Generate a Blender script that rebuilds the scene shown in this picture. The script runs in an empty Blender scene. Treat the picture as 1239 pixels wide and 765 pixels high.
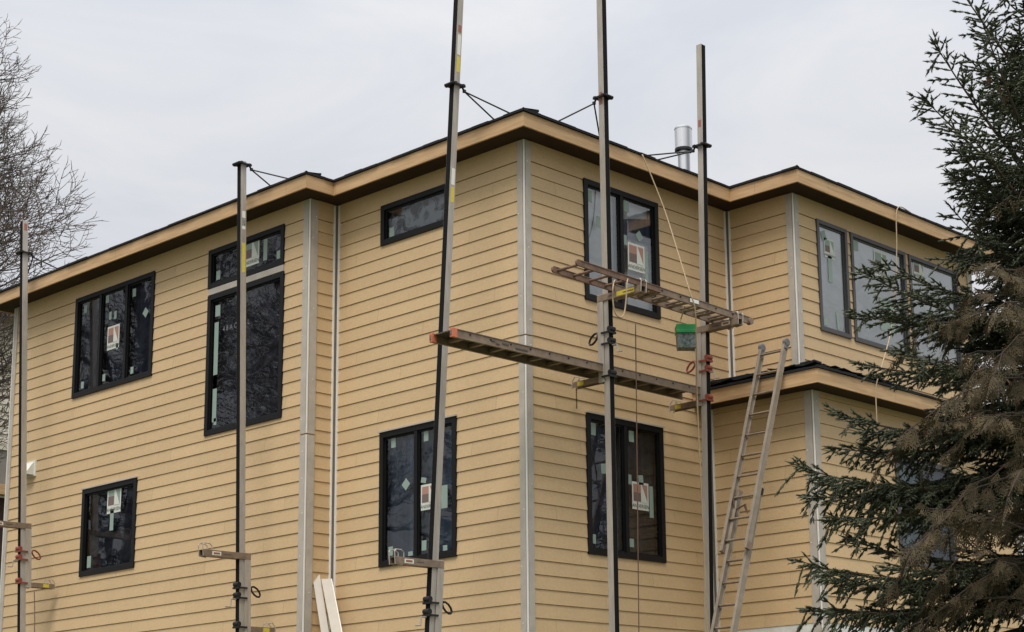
import bpy, bmesh, math, random
import numpy as np
from mathutils import Vector, Matrix
R_ = math.radians
SC = bpy.context.scene
COL = SC.collection
rnd = random.Random(7)

# ------------------------------------------------------------------ camera (solved from the photograph's straight lines)
f_ = 2125.74; cx_, cy_ = 759.31, 502.89
_p, _r, _y = R_(11.963), R_(-1.241), R_(48.426)
F = np.array([math.sin(_y)*math.cos(_p), math.cos(_y)*math.cos(_p), math.sin(_p)])
R0 = np.array([math.cos(_y), -math.sin(_y), 0]); U0 = np.cross(R0, F)
RT = math.cos(_r)*R0 + math.sin(_r)*U0; UP = -math.sin(_r)*R0 + math.cos(_r)*U0
CAM = np.array([-15.1309, -15.1036, 1.6])
def ray(px, py): return F + RT*(px-cx_)/f_ + UP*(cy_-py)/f_
def hx(px, py, X): d = ray(px, py); return CAM + d*(X-CAM[0])/d[0]
def hy(px, py, Y): d = ray(px, py); return CAM + d*(Y-CAM[1])/d[1]
def hd(px, py, D): return CAM + ray(px, py)*D

# ------------------------------------------------------------------ helpers
def lin(c):
    def g(v):
        v /= 255.0
        return v/12.92 if v <= .04045 else ((v+.055)/1.055)**2.4
    return (g(c[0]), g(c[1]), g(c[2]), 1)

class MB:
    def __init__(s): s.v = []; s.f = []; s.m = []
    def add(s, vs, fs, mi=0):
        b = len(s.v); s.v += [tuple(map(float, v)) for v in vs]
        s.f += [tuple(b+i for i in f) for f in fs]; s.m += [mi]*len(fs)
    def quad(s, a, b, c, d, mi=0): s.add([a, b, c, d], [(0, 1, 2, 3)], mi)
    def box(s, lo, hi, mi=0):
        x0, y0, z0 = [min(a, b) for a, b in zip(lo, hi)]; x1, y1, z1 = [max(a, b) for a, b in zip(lo, hi)]
        s.add([(x0,y0,z0),(x1,y0,z0),(x1,y1,z0),(x0,y1,z0),(x0,y0,z1),(x1,y0,z1),(x1,y1,z1),(x0,y1,z1)],
              [(0,3,2,1),(4,5,6,7),(0,1,5,4),(1,2,6,5),(2,3,7,6),(3,0,4,7)], mi)
    def bar(s, a, b, w, h, side=None, mi=0):
        """rectangular bar from a to b; w along 'side' direction, h across"""
        a = Vector(a); b = Vector(b); d = (b-a).normalized()
        sd = Vector(side) if side is not None else (Vector((0,0,1)).cross(d) if abs(d.z) < .9 else Vector((1,0,0)))
        sd = (sd - d*sd.dot(d)).normalized(); t = d.cross(sd)
        vs = []
        for p in (a, b):
            for i, j in ((-1,-1),(1,-1),(1,1),(-1,1)): vs.append(p+sd*(i*w/2)+t*(j*h/2))
        s.add(vs, [(3,2,1,0),(4,5,6,7),(0,1,5,4),(1,2,6,5),(2,3,7,6),(3,0,4,7)], mi)
    def tube(s, pts, r, n=8, mi=0, caps=True):
        pts = [Vector(p) for p in pts]; k = len(pts)
        rr = r if isinstance(r, (list, tuple)) else [r]*k
        ref = None; b = len(s.v); 
        for i, p in enumerate(pts):
            d = (pts[min(i+1, k-1)]-pts[max(i-1, 0)]).normalized()
            if ref is None: ref = Vector((0,0,1)) if abs(d.z) < .9 else Vector((1,0,0))
            u = (ref-d*ref.dot(d)).normalized(); w = d.cross(u); ref = u
            for j in range(n):
                a = 2*math.pi*j/n; q = p+(u*math.cos(a)+w*math.sin(a))*rr[i]; s.v.append(tuple(q))
        for i in range(k-1):
            for j in range(n):
                s.f.append((b+i*n+j, b+i*n+(j+1) % n, b+(i+1)*n+(j+1) % n, b+(i+1)*n+j)); s.m.append(mi)
        if caps:
            s.f.append(tuple(b+j for j in reversed(range(n)))); s.m.append(mi)
            s.f.append(tuple(b+(k-1)*n+j for j in range(n))); s.m.append(mi)
    def build(s, name, mats, parent=None, smooth=False, bevel=0, fixn=False):
        me = bpy.data.meshes.new(name); me.from_pydata(s.v, [], s.f)
        if not isinstance(mats, (list, tuple)): mats = [mats]
        for m in mats: me.materials.append(m)
        me.polygons.foreach_set('material_index', s.m)
        if smooth: me.polygons.foreach_set('use_smooth', [True]*len(s.f))
        me.update()
        if fixn:
            bm = bmesh.new(); bm.from_mesh(me); bmesh.ops.recalc_face_normals(bm, faces=bm.faces); bm.to_mesh(me); bm.free()
        o = bpy.data.objects.new(name, me); COL.objects.link(o)
        if parent is not None:
            o.parent = parent
            pw = Vector((0, 0, 0)); q = parent
            while q is not None: pw += q.location; q = q.parent
            me.transform(Matrix.Translation(-pw))
        if bevel:
            b = o.modifiers.new('b', 'BEVEL'); b.width = bevel; b.segments = 2; b.limit_method = 'ANGLE'
        return o
def tag(o, label=None, cat=None, group=None, kind=None):
    if label: o['label'] = label
    if cat: o['category'] = cat
    if group: o['group'] = group
    if kind: o['kind'] = kind
    return o
def empty(name, loc, label, cat, group=None):
    o = bpy.data.objects.new(name, None); COL.objects.link(o); o.location = loc
    o.empty_display_size = .2
    return tag(o, label, cat, group)

# ------------------------------------------------------------------ materials
def mat(name, col, rough=.6, metal=0, spec=.5, var=0, vscale=8, bump=0, bscale=60, stretch=(1, 1, 1), col2=None, vdet=4):
    m = bpy.data.materials.new(name); m.use_nodes = True
    nt = m.node_tree; N = nt.nodes; L = nt.links; b = N['Principled BSDF']
    c = col if len(col) == 4 else lin(col)
    b.inputs['Base Color'].default_value = c; b.inputs['Roughness'].default_value = rough
    b.inputs['Metallic'].default_value = metal; b.inputs['Specular IOR Level'].default_value = spec
    if var or bump or col2 is not None:
        g = N.new('ShaderNodeNewGeometry'); mp = N.new('ShaderNodeMapping'); mp.inputs['Scale'].default_value = stretch
        L.new(g.outputs['Position'], mp.inputs['Vector'])
        n = N.new('ShaderNodeTexNoise'); n.inputs['Scale'].default_value = vscale; n.inputs['Detail'].default_value = vdet
        n.inputs['Roughness'].default_value = .65
        L.new(mp.outputs[0], n.inputs['Vector'])
        if var or col2 is not None:
            r = N.new('ShaderNodeValToRGB'); r.color_ramp.elements[0].position = .3; r.color_ramp.elements[1].position = .7
            c2 = lin(col2) if col2 is not None else tuple(min(1, x*(1+var)) for x in c[:3])+(1,)
            c1 = c if col2 is not None else tuple(x*(1-var) for x in c[:3])+(1,)
            r.color_ramp.elements[0].color = c1; r.color_ramp.elements[1].color = c2
            L.new(n.outputs['Fac'], r.inputs['Fac']); L.new(r.outputs['Color'], b.inputs['Base Color'])
        if bump:
            n2 = N.new('ShaderNodeTexNoise'); n2.inputs['Scale'].default_value = bscale; n2.inputs['Detail'].default_value = 3
            L.new(mp.outputs[0], n2.inputs['Vector'])
            bp = N.new('ShaderNodeBump'); bp.inputs['Strength'].default_value = bump; bp.inputs['Distance'].default_value = .01
            L.new(n2.outputs['Fac'], bp.inputs['Height']); L.new(bp.outputs['Normal'], b.inputs['Normal'])
    return m

PITCH = .1775; Z0 = 3.6507 - PITCH*6
def siding_mat():
    m = bpy.data.materials.new('tan_siding'); m.use_nodes = True
    nt = m.node_tree; N = nt.nodes; L = nt.links; b = N['Principled BSDF']
    g = N.new('ShaderNodeNewGeometry'); s = N.new('ShaderNodeSeparateXYZ'); L.new(g.outputs['Position'], s.inputs[0])
    def M(op, a, b_=None):
        n = N.new('ShaderNodeMath'); n.operation = op
        for i, v in enumerate((a, b_)):
            if v is None: continue
            if isinstance(v, (int, float)): n.inputs[i].default_value = v
            else: L.new(v, n.inputs[i])
        return n.outputs[0]
    row = M('FLOOR', M('DIVIDE', M('SUBTRACT', s.outputs[2], Z0+.001), PITCH))
    u = M('ADD', s.outputs[0], s.outputs[1])
    sx = M('DIVIDE', M('ADD', u, M('MULTIPLY', row, 1.37)), 3.66); seg = M('FLOOR', sx)
    joint = M('MULTIPLY', M('LESS_THAN', M('FRACT', sx), .0013), -.42)
    cb = N.new('ShaderNodeCombineXYZ'); L.new(row, cb.inputs[0]); L.new(seg, cb.inputs[1])
    wn = N.new('ShaderNodeTexWhiteNoise'); wn.noise_dimensions = '2D'; L.new(cb.outputs[0], wn.inputs['Vector'])
    # wood-grain embossing and slow weather blotches
    mp = N.new('ShaderNodeMapping'); mp.inputs['Scale'].default_value = (3, 3, 45); L.new(g.outputs['Position'], mp.inputs['Vector'])
    gr = N.new('ShaderNodeTexNoise'); gr.inputs['Scale'].default_value = 3; gr.inputs['Detail'].default_value = 5; L.new(mp.outputs[0], gr.inputs['Vector'])
    bl = N.new('ShaderNodeTexNoise'); bl.inputs['Scale'].default_value = .9; bl.inputs['Detail'].default_value = 6; bl.inputs['Roughness'].default_value = .7
    L.new(g.outputs['Position'], bl.inputs['Vector'])
    sp = N.new('ShaderNodeTexNoise'); sp.inputs['Scale'].default_value = 38; sp.inputs['Detail'].default_value = 3; L.new(g.outputs['Position'], sp.inputs['Vector'])
    v = M('ADD', M('MULTIPLY', M('SUBTRACT', wn.outputs['Value'], .5), .085), M('MULTIPLY', M('SUBTRACT', gr.outputs['Fac'], .5), .16))
    v = M('ADD', v, M('MULTIPLY', M('SUBTRACT', bl.outputs['Fac'], .5), .20))
    v = M('ADD', v, M('MULTIPLY', M('SUBTRACT', sp.outputs['Fac'], .5), .26))
    v = M('ADD', M('ADD', v, joint), 1.0)
    mx = N.new('ShaderNodeVectorMath'); mx.operation = 'SCALE'
    mx.inputs[0].default_value = lin((198, 170, 130))[:3]
    L.new(v, mx.inputs['Scale']); L.new(mx.outputs[0], b.inputs['Base Color'])
    b.inputs['Roughness'].default_value = .62; b.inputs['Specular IOR Level'].default_value = .3
    bp = N.new('ShaderNodeBump'); bp.inputs['Strength'].default_value = .25; bp.inputs['Distance'].default_value = .004
    L.new(gr.outputs['Fac'], bp.inputs['Height']); L.new(bp.outputs['Normal'], b.inputs['Normal'])
    return m
SID = siding_mat()
def add_joints(m, step, off, wid=.0011, dark=.45):
    nt = m.node_tree; N = nt.nodes; L = nt.links; b = N['Principled BSDF']; src = b.inputs['Base Color'].links[0].from_socket
    g = N.new('ShaderNodeNewGeometry'); s = N.new('ShaderNodeSeparateXYZ'); L.new(g.outputs['Position'], s.inputs[0])
    def M(op, a, b_):
        n = N.new('ShaderNodeMath'); n.operation = op
        for i, v in enumerate((a, b_)):
            if isinstance(v, (int, float)): n.inputs[i].default_value = v
            else: L.new(v, n.inputs[i])
        return n.outputs[0]
    fr = M('FRACT', M('DIVIDE', M('ADD', M('ADD', s.outputs[0], s.outputs[1]), off), step), 0)
    k = M('SUBTRACT', 1, M('MULTIPLY', M('LESS_THAN', fr, wid), dark))
    v = N.new('ShaderNodeVectorMath'); v.operation = 'SCALE'; L.new(src, v.inputs[0]); L.new(k, v.inputs['Scale']); L.new(v.outputs[0], b.inputs['Base Color'])
M_FASC = mat('fascia_wood', (172, 138, 100), .6, col2=(206, 172, 130), vscale=2.2, vdet=7, bump=.2, bscale=20, stretch=(.7, .7, 10), spec=.3)
add_joints(M_FASC, 4.27, 1.3)
M_SOFF = mat('soffit_wood', (58, 44, 34), .8, var=.15, vscale=3, spec=.2)  # darkened so that under-eave shade is partly in the colour
M_TRIM = mat('grey_primed_trim', (176, 168, 157), .7, var=.12, vscale=5, spec=.3)
M_WHITE = mat('white_caulk', (226, 222, 214), .6, spec=.3)
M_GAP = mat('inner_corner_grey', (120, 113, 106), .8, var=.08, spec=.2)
M_SHIN = mat('asphalt_shingle', (38, 39, 42), .95, var=.35, vscale=30, bump=.5, bscale=80, spec=.2)
M_FELT = mat('roof_felt', (24, 24, 26), .8, var=.3, vscale=9)
M_BLK = mat('black_frame', (17, 17, 19), .5, var=.1, vscale=10, spec=.25)
M_DGRY = mat('dark_grey_frame', (66, 64, 66), .4, var=.08, vscale=10)
M_WRAP = mat('white_house_wrap', (214, 213, 208), .6, var=.12, vscale=6, bump=.6, bscale=9)
M_ALU = mat('aluminium', (168, 160, 149), .5, metal=.25, var=.16, vscale=3, stretch=(6, 6, 1), bump=.05)
M_ALUD = mat('dirty_aluminium', (134, 116, 99), .6, metal=.3, var=.28, vscale=9, bump=.1, vdet=7)
M_ALUR = mat('rusty_aluminium', (118, 92, 76), .7, metal=.2, var=.35, vscale=14, bump=.2, vdet=7)
M_RUB = mat('black_rubber', (12, 11, 12), .8, var=.3, vscale=12, spec=.2)
M_BLKM = mat('black_metal', (30, 29, 30), .5, metal=.3, var=.2)
M_RED = mat('red_paint', (134, 64, 50), .55, var=.25, vscale=20)
M_ORG = mat('orange_plastic', (196, 112, 78), .6, var=.2, vscale=30)
M_YEL = mat('yellow_label', (206, 186, 62), .55, var=.15, vscale=40)
M_LBLW = mat('white_label', (222, 220, 210), .55)
M_LBLT = mat('label_ink', (84, 78, 74), .6)
M_LBLR = mat('label_red', (150, 92, 78), .6)
M_ROPE = mat('rope', (168, 148, 118), .9, var=.2, vscale=60)
M_ROPD = mat('dark_rope', (96, 74, 58), .9, var=.2, vscale=60)
M_GALV = mat('galvanised_steel', (96, 98, 102), .3, metal=.55, col2=(226, 227, 229), vscale=2.0, vdet=0, stretch=(5, 5, .1))  # upright pale and dark streaks painted as reflections on the metal
M_STK = mat('sticker_paper', (206, 208, 198), .6)
M_STKG = mat('sticker_green_paper', (138, 156, 146), .6)
M_STKO = mat('sticker_orange', (168, 126, 110), .6)
M_STKD = mat('sticker_brown', (112, 94, 90), .6)
M_INK = mat('sticker_ink', (92, 96, 88), .6)
M_GREEN = mat('green_plastic', (14, 132, 62), .4)
M_BKT = mat('printed_dark_plastic', (34, 42, 42), .5, col2=(116, 128, 124), vscale=26, vdet=2)
M_CONC = mat('concrete', (150, 148, 142), .9, var=.15, vscale=3)

def pane_mat(name, mul):
    m = bpy.data.materials.new(name); m.use_nodes = True
    nt = m.node_tree; N = nt.nodes; L = nt.links; N.remove(N['Principled BSDF']); out = N['Material Output']
    t = N.new('ShaderNodeBsdfTransparent'); t.inputs[0].default_value = (.92, .95, .96, 1)
    g = N.new('ShaderNodeBsdfGlossy'); g.inputs['Roughness'].default_value = .015
    fr = N.new('ShaderNodeFresnel'); fr.inputs['IOR'].default_value = 1.5; fm_ = N.new('ShaderNodeMath'); fm_.operation = 'MULTIPLY'; fm_.inputs[1].default_value = mul; fm_.use_clamp = True; L.new(fr.outputs[0], fm_.inputs[0])
    ge = N.new('ShaderNodeNewGeometry'); n = N.new('ShaderNodeTexNoise'); n.inputs['Scale'].default_value = 2.2; L.new(ge.outputs['Position'], n.inputs['Vector'])
    bp = N.new('ShaderNodeBump'); bp.inputs['Strength'].default_value = .05; bp.inputs['Distance'].default_value = .02
    L.new(n.outputs['Fac'], bp.inputs['Height']); L.new(bp.outputs['Normal'], g.inputs['Normal'])
    mx = N.new('ShaderNodeMixShader'); L.new(fm_.outputs[0], mx.inputs[0]); L.new(t.outputs[0], mx.inputs[1]); L.new(g.outputs[0], mx.inputs[2])
    L.new(mx.outputs[0], out.inputs['Surface'])
    return m
M_PANE = pane_mat('window_glass', 1.35); M_PANE2 = pane_mat('coated_window_glass', 3.0)
def film_mat(name, c1, c2, along, scale=1.0, lo=.42, hi=.62, rough=.35, stripes=True):
    """plastic film stuck over the studs behind the glass: wrinkles, vertical stud bands, mottled tone painted partly as reflections"""
    m = bpy.data.materials.new(name); m.use_nodes = True
    nt = m.node_tree; N = nt.nodes; L = nt.links; b = N['Principled BSDF']
    g = N.new('ShaderNodeNewGeometry')
    mp = N.new('ShaderNodeMapping'); mp.inputs['Scale'].default_value = (1, 1, 1.6); mp.inputs['Rotation'].default_value = (.4, .3, 0)
    L.new(g.outputs['Position'], mp.inputs['Vector'])
    n = N.new('ShaderNodeTexNoise'); n.inputs['Scale'].default_value = 2.6*scale; n.inputs['Detail'].default_value = 7; n.inputs['Roughness'].default_value = .6; n.inputs['Distortion'].default_value = 1.2
    L.new(mp.outputs[0], n.inputs['Vector'])
    w = N.new('ShaderNodeTexNoise'); mp2 = N.new('ShaderNodeMapping'); mp2.inputs['Scale'].default_value = (7, 7, .25)
    L.new(g.outputs['Position'], mp2.inputs['Vector']); L.new(mp2.outputs[0], w.inputs['Vector']); w.inputs['Scale'].default_value = 1.3; w.inputs['Detail'].default_value = 2
    mx = N.new('ShaderNodeMix'); mx.data_type = 'FLOAT'; mx.inputs[0].default_value = .5 if stripes else .12
    L.new(n.outputs['Fac'], mx.inputs[2]); L.new(w.outputs['Fac'], mx.inputs[3])
    r = N.new('ShaderNodeValToRGB'); r.color_ramp.elements[0].position = lo; r.color_ramp.elements[1].position = hi
    r.color_ramp.elements[0].color = lin(c1); r.color_ramp.elements[1].color = lin(c2)
    L.new(mx.outputs[0], r.inputs[0]); L.new(r.outputs[0], b.inputs['Base Color'])
    b.inputs['Roughness'].default_value = rough
    bp = N.new('ShaderNodeBump'); bp.inputs['Strength'].default_value = .5; bp.inputs['Distance'].default_value = .03
    L.new(n.outputs['Fac'], bp.inputs['Height']); L.new(bp.outputs['Normal'], b.inputs['Normal'])
    return m
F_NAVY = film_mat('film_navy', (36, 42, 56), (82, 88, 106), 0, 1.2, .44, .70)
F_NAVY2 = film_mat('film_navy_wrinkled', (38, 39, 50), (110, 108, 120), 0, 1.3, .46, .74, stripes=False)
F_BLUE = film_mat('film_blue', (54, 66, 86), (104, 118, 142), 0, .8, .40, .66)
F_CHAR = film_mat('film_charcoal', (26, 28, 34), (84, 84, 88), 0, 1.2, .44, .68)
F_GREY = film_mat('film_grey', (206, 206, 208), (236, 236, 238), 0, .9, .35, .7, stripes=False)
F_MIX = film_mat('film_reflection', (28, 24, 28), (146, 150, 158), 0, 1.1, .47, .53, stripes=False)  # pale and black patches painted as a broken reflection in the slot window

# ------------------------------------------------------------------ wall coordinates
class Wall:
    """vertical plane: u runs along it, o points out of it"""
    def __init__(s, axis, c, sgn): s.axis, s.c, s.s = axis, c, sgn
    def P(s, u, z, o=0.):
        return (s.c+s.s*o, u, z) if s.axis == 'x' else (u, s.c+s.s*o, z)
    def uz(s, px, py):
        h = hx(px, py, s.c) if s.axis == 'x' else hy(px, py, s.c)
        return (h[1] if s.axis == 'x' else h[0]), h[2]
    def box(s, mb, u0, u1, z0, z1, o0, o1, mi=0): mb.box(s.P(u0, z0, o0), s.P(u1, z1, o1), mi)
    def poly(s, mb, pts, o, mi=0):
        vs = [s.P(u, z, o) for u, z in pts]
        # wind so the face looks outwards
        a, b, c = [Vector(v) for v in vs[:3]]; n = (b-a).cross(c-b); od = Vector(s.P(0, 0, 1))-Vector(s.P(0, 0, 0))
        if n.dot(od) < 0: vs = vs[::-1]
        mb.add(vs, [tuple(range(len(vs)))], mi)

def lap(mb, W, u0, u1, z0, z1, holes=()):
    """lap siding; holes = (u0,u1,z0,z1) openings"""
    k = math.floor((z0-Z0)/PITCH); out = .0155; top = .004; gp = .0055
    def seg(a, b, za, zb, zb0):
        def o(z): t = (z-zb0)/PITCH; return out+(top-out)*t
        zt = zb0+PITCH-gp
        ze = min(zb, zt)
        if za < ze:
            mb.quad(W.P(a, za, o(za)), W.P(b, za, o(za)), W.P(b, ze, o(ze)), W.P(a, ze, o(ze)))
        if za <= zb0+1e-6:   # butt edge
            mb.quad(W.P(a, za, -.006), W.P(b, za, -.006), W.P(b, za, out), W.P(a, za, out))
        if zb > zt:
            mb.quad(W.P(a, zt, -.006), W.P(b, zt, -.006), W.P(b, zt, top), W.P(a, zt, top))
            mb.quad(W.P(a, zt, -.006), W.P(b, zt, -.006), W.P(b, zb, -.006), W.P(a, zb, -.006))
    z = Z0+k*PITCH
    while z < z1-1e-6:
        zs = sorted({max(z, z0), min(z+PITCH, z1)} | {h for H in holes for h in H[2:] if max(z, z0) < h < min(z+PITCH, z1)})
        for za, zb in zip(zs, zs[1:]):
            cuts = sorted([(H[0], H[1]) for H in holes if H[2] < (za+zb)/2 < H[3]])
            a = u0
            for c0, c1 in cuts:
                if c0 > a: seg(a, c0, za, zb, z)
                a = max(a, c1)
            if a < u1: seg(a, u1, za, zb, z)
        z += PITCH

YI = 3.7444; XW = -.481; XU = 4.157; YU = -1.190; XL = 3.62; YL = -1.765; XE = 8.90; YE = 11.66
OV = .37; ZS = 9.765; ZF = 9.950
GZ = 2.85
wM = Wall('x', 0, -1); wW = Wall('x', XW, -1); wWi = Wall('y', YI, -1); wR = Wall('y', 0, -1)
wUi = Wall('x', XU, -1); wU = Wall('y', YU, -1); wLi = Wall('x', XL, -1); wL = Wall('y', YL, -1)
wEnd = Wall('y', YE, 1); wEast = Wall('x', XE, 1)

house = empty('house', (0, 0, GZ), 'three storey tan lap sided house with dark window frames and stepped corners, unfinished', 'house')

WIN = {}
def win(key, W, q):
    """q = (u0,u1,z0,z1) of the outer frame"""
    WIN[key] = (W, q)
win('threepane', wW, (7.525, 9.766, 7.884, 9.54))
win('transom', wW, (4.302, 6.115, 8.94, 9.54))
win('tall', wW, (4.288, 6.105, 6.724, 8.836))
win('small', wW, (7.81, 9.317, 4.98, 6.345))
win('slot', wM, (1.40, 2.772, 8.964, 9.54))
win('double_left', wM, (1.252, 2.757, 4.52, 6.335))
win('double_up', wR, (1.092, 2.595, 7.862, 9.53))
win('double_low', wR, (1.070, 2.580, 4.51, 6.34))
win('A', wU, (4.69, 5.442, 7.87, 9.52))
win('B', wU, (5.535, 6.995, 7.86, 9.51))
win('C', wU, (7.09, 8.50, 7.86, 9.505))
win('low_right', wL, (5.52, 7.02, 4.555, 6.10))
def holes(W): return [(q[0]+.02, q[1]-.02, q[2]+.02, q[3]-.02) for w, q in WIN.values() if w is W]

def wall_part(W, u0, u1, z0, z1, hl=None):
    mb = MB(); zl = Z0+39*PITCH
    lap(mb, W, u0, u1, z0, min(z1, zl), holes(W) if hl is None else hl)
    if z1 > zl: W.box(mb, u0, u1, zl+.005, z1, -.01, .0145)
    return mb.build('wall', SID, house)
ZB = 2.75
wall_part(wM, 0, YI, ZB, ZS+.02)
wall_part(wW, YI, YE, ZB, ZS+.02)
wall_part(wWi, XW, 0, ZB, ZS+.02)
wall_part(wR, 0, XU, ZB, ZS+.02)
wall_part(wUi, YU, 0, 6.7, ZS+.02)
wall_part(wU, XU, XE, 6.7, ZS+.02)
wall_part(wLi, YL, 0, Z0+PITCH*6, 6.76)
wall_part(wL, XL, XE, Z0+PITCH*6, 6.76)
wall_part(wEnd, XW, 8.9, ZB, ZS+.02, [])
wall_part(wEast, YU, YE, 6.7, ZS+.02, []); wall_part(wEast, YL, YE, ZB, 6.7, [])
# back wall
mb = MB(); lap(mb, Wall('x', XE, 1), 0, .01, ZB, ZB+.1, [])
# foundation wrap below the lower bump
mb = MB(); wLi.box(mb, YL-.004, 0, ZB, Z0+PITCH*6-.002, -.02, .008); wL.box(mb, XL-.004, XE, ZB, Z0+PITCH*6-.002, -.02, .008)
mb.build('foundation_wrap', M_WRAP, house)

# corner boards
def corner(wa, ua, sa, wb, ub, sb, z0, z1, wdt=.098):
    """outer corner: board on wall a from ua in direction sa, likewise b"""
    mb = MB()
    wa.box(mb, ua-.0, ua+sa*wdt, z0, z1, .0, .030)
    wb.box(mb, ub-.0, ub+sb*wdt, z0, z1, .0, .030)
    # white bead on the arris
    p = Vector(wa.P(ua, 0, .018)); q = Vector(wb.P(ub, 0, .018))
    c = (wa.c+wa.s*.0245, wb.c+wb.s*.0245) if wa.axis == 'x' else (wb.c+wb.s*.0245, wa.c+wa.s*.0245)
    mb.box((c[0]-.0085, c[1]-.0085, z0), (c[0]+.0085, c[1]+.0085, z1), 1)
    # nail heads / caulk dabs
    r2 = random.Random(int(abs(ua*100+z0*10))+3)
    z = z0+.2
    while z < z1-.1:
        w, u, sg = (wa, ua, sa) if r2.random() < .5 else (wb, ub, sb)
        uu = u+sg*wdt*(.25+.6*r2.random()); w.box(mb, uu-.006, uu+.006, z-.006, z+.008, .02, .0335, 1)
        z += r2.uniform(.25, .7)
    return mb.build('corner_board', [M_TRIM, M_WHITE], house)
corner(wM, 0, 1, wR, 0, 1, 7.19, ZS, .097)
corner(wM, -.004, 1, wR, -.004, 1, ZB, 7.17, .097)
corner(wW, YI, 1, wWi, XW, 1, 6.42, ZS, .115)
corner(wW, YI-.004, 1, wWi, XW-.004, 1, ZB, 6.40, .115)
corner(wUi, YU, 1, wU, XU, 1, 6.9, ZS, .10)
corner(wLi, YL, 1, wL, XL, 1, ZB, 6.735, .115)
corner(wW, YE, -1, wEnd, XW, 1, ZB, ZS, .08)
corner(wU, XE, -1, wEast, YU, 1, 6.9, ZS, .10)
corner(wL, XE, -1, wEast, YL, 1, ZB, 6.735, .10)
def inner(wa, ua, sa, wb, ub, sb, z0, z1):
    mb = MB()
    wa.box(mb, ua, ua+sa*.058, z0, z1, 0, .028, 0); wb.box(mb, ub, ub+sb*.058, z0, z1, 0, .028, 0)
    wa.box(mb, ua+sa*.058, ua+sa*.078, z0, z1, 0, .033, 1); wb.box(mb, ub+sb*.058, ub+sb*.078, z0, z1, 0, .033, 1)
    return mb.build('inner_corner_trim', [M_GAP, M_WHITE], house)
inner(wWi, 0, -1, wM, YI, -1, ZB, ZS)
inner(wR, XU, -1, wUi, 0, -1, 6.95, ZS)
inner(wR, XL, -1, wLi, 0, -1, ZB, 6.735)

# ------------------------------------------------------------------ windows
def text_mesh(s, size):
    c = bpy.data.curves.new('t', 'FONT'); c.body = s; c.size = size; c.align_x = 'CENTER'; c.resolution_u = 2
    o = bpy.data.objects.new('t', c); COL.objects.link(o)
    bpy.context.view_layer.update()
    me = o.to_mesh(); vs = [tuple(v.co) for v in me.vertices]; fs = [tuple(p.vertices) for p in me.polygons]
    o.to_mesh_clear(); bpy.data.objects.remove(o); bpy.data.curves.remove(c)
    return vs, fs
_TC = {}
def put_text(mb, W, s, u, z, size, o, mi, flip, bold=.0):
    if (s, size) not in _TC: _TC[(s, size)] = text_mesh(s, size)
    vs, fs = _TC[(s, size)]
    mb.add([W.P(u+(-x if flip else x), z+y, o) for x, y, _ in vs], [f[::-1] if flip else f for f in fs], mi)
GO = -.012      # glass plane offset
def logo(mb, W, u, z, w, d, faded=False, tail=None):
    """square maker's sticker: pale frame, two colour blocks split by a white sail, name below; d=+1/-1: reading direction along u"""
    h = w*1.12; o = GO+.003
    def R(a, b, c, e, mi, oo): W.poly(mb, [(u+d*a*w, z+b*h), (u+d*c*w, z+b*h), (u+d*c*w, z+e*h), (u+d*a*w, z+e*h)], oo, mi)
    R(-.5, -.5, .5, .5, 0, o)
    R(-.42, -.20, .42, .42, 2 if not faded else 4, o+.0015)
    R(-.42, -.20, .02, .12, 3, o+.003)
    W.poly(mb, [(u+d*w*.02, z-.22*h), (u+d*w*.02, z+.42*h), (u+d*w*.08, z+.42*h), (u+d*w*.42, z-.22*h)], o+.0045, 0)
    put_text(mb, W, 'ANDERSEN', u, z-.42*h, w*.20, o+.006, 5, d < 0)
    if tail:
        a, b, c, e = tail; R(a, b, c, e, 1, o+.0005)
def stick(mb, W, u, z, w, h, rot=0., mi=1):
    c, s = math.cos(rot), math.sin(rot)
    W.poly(mb, [(u+x*c-y*s, z+x*s+y*c) for x, y in ((-w/2, -h/2), (w/2, -h/2), (w/2, h/2), (-w/2, h/2))], GO+.003, mi)
STM = [M_STK, M_STKG, M_STKO, M_STKD, M_STKG, M_INK]

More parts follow.
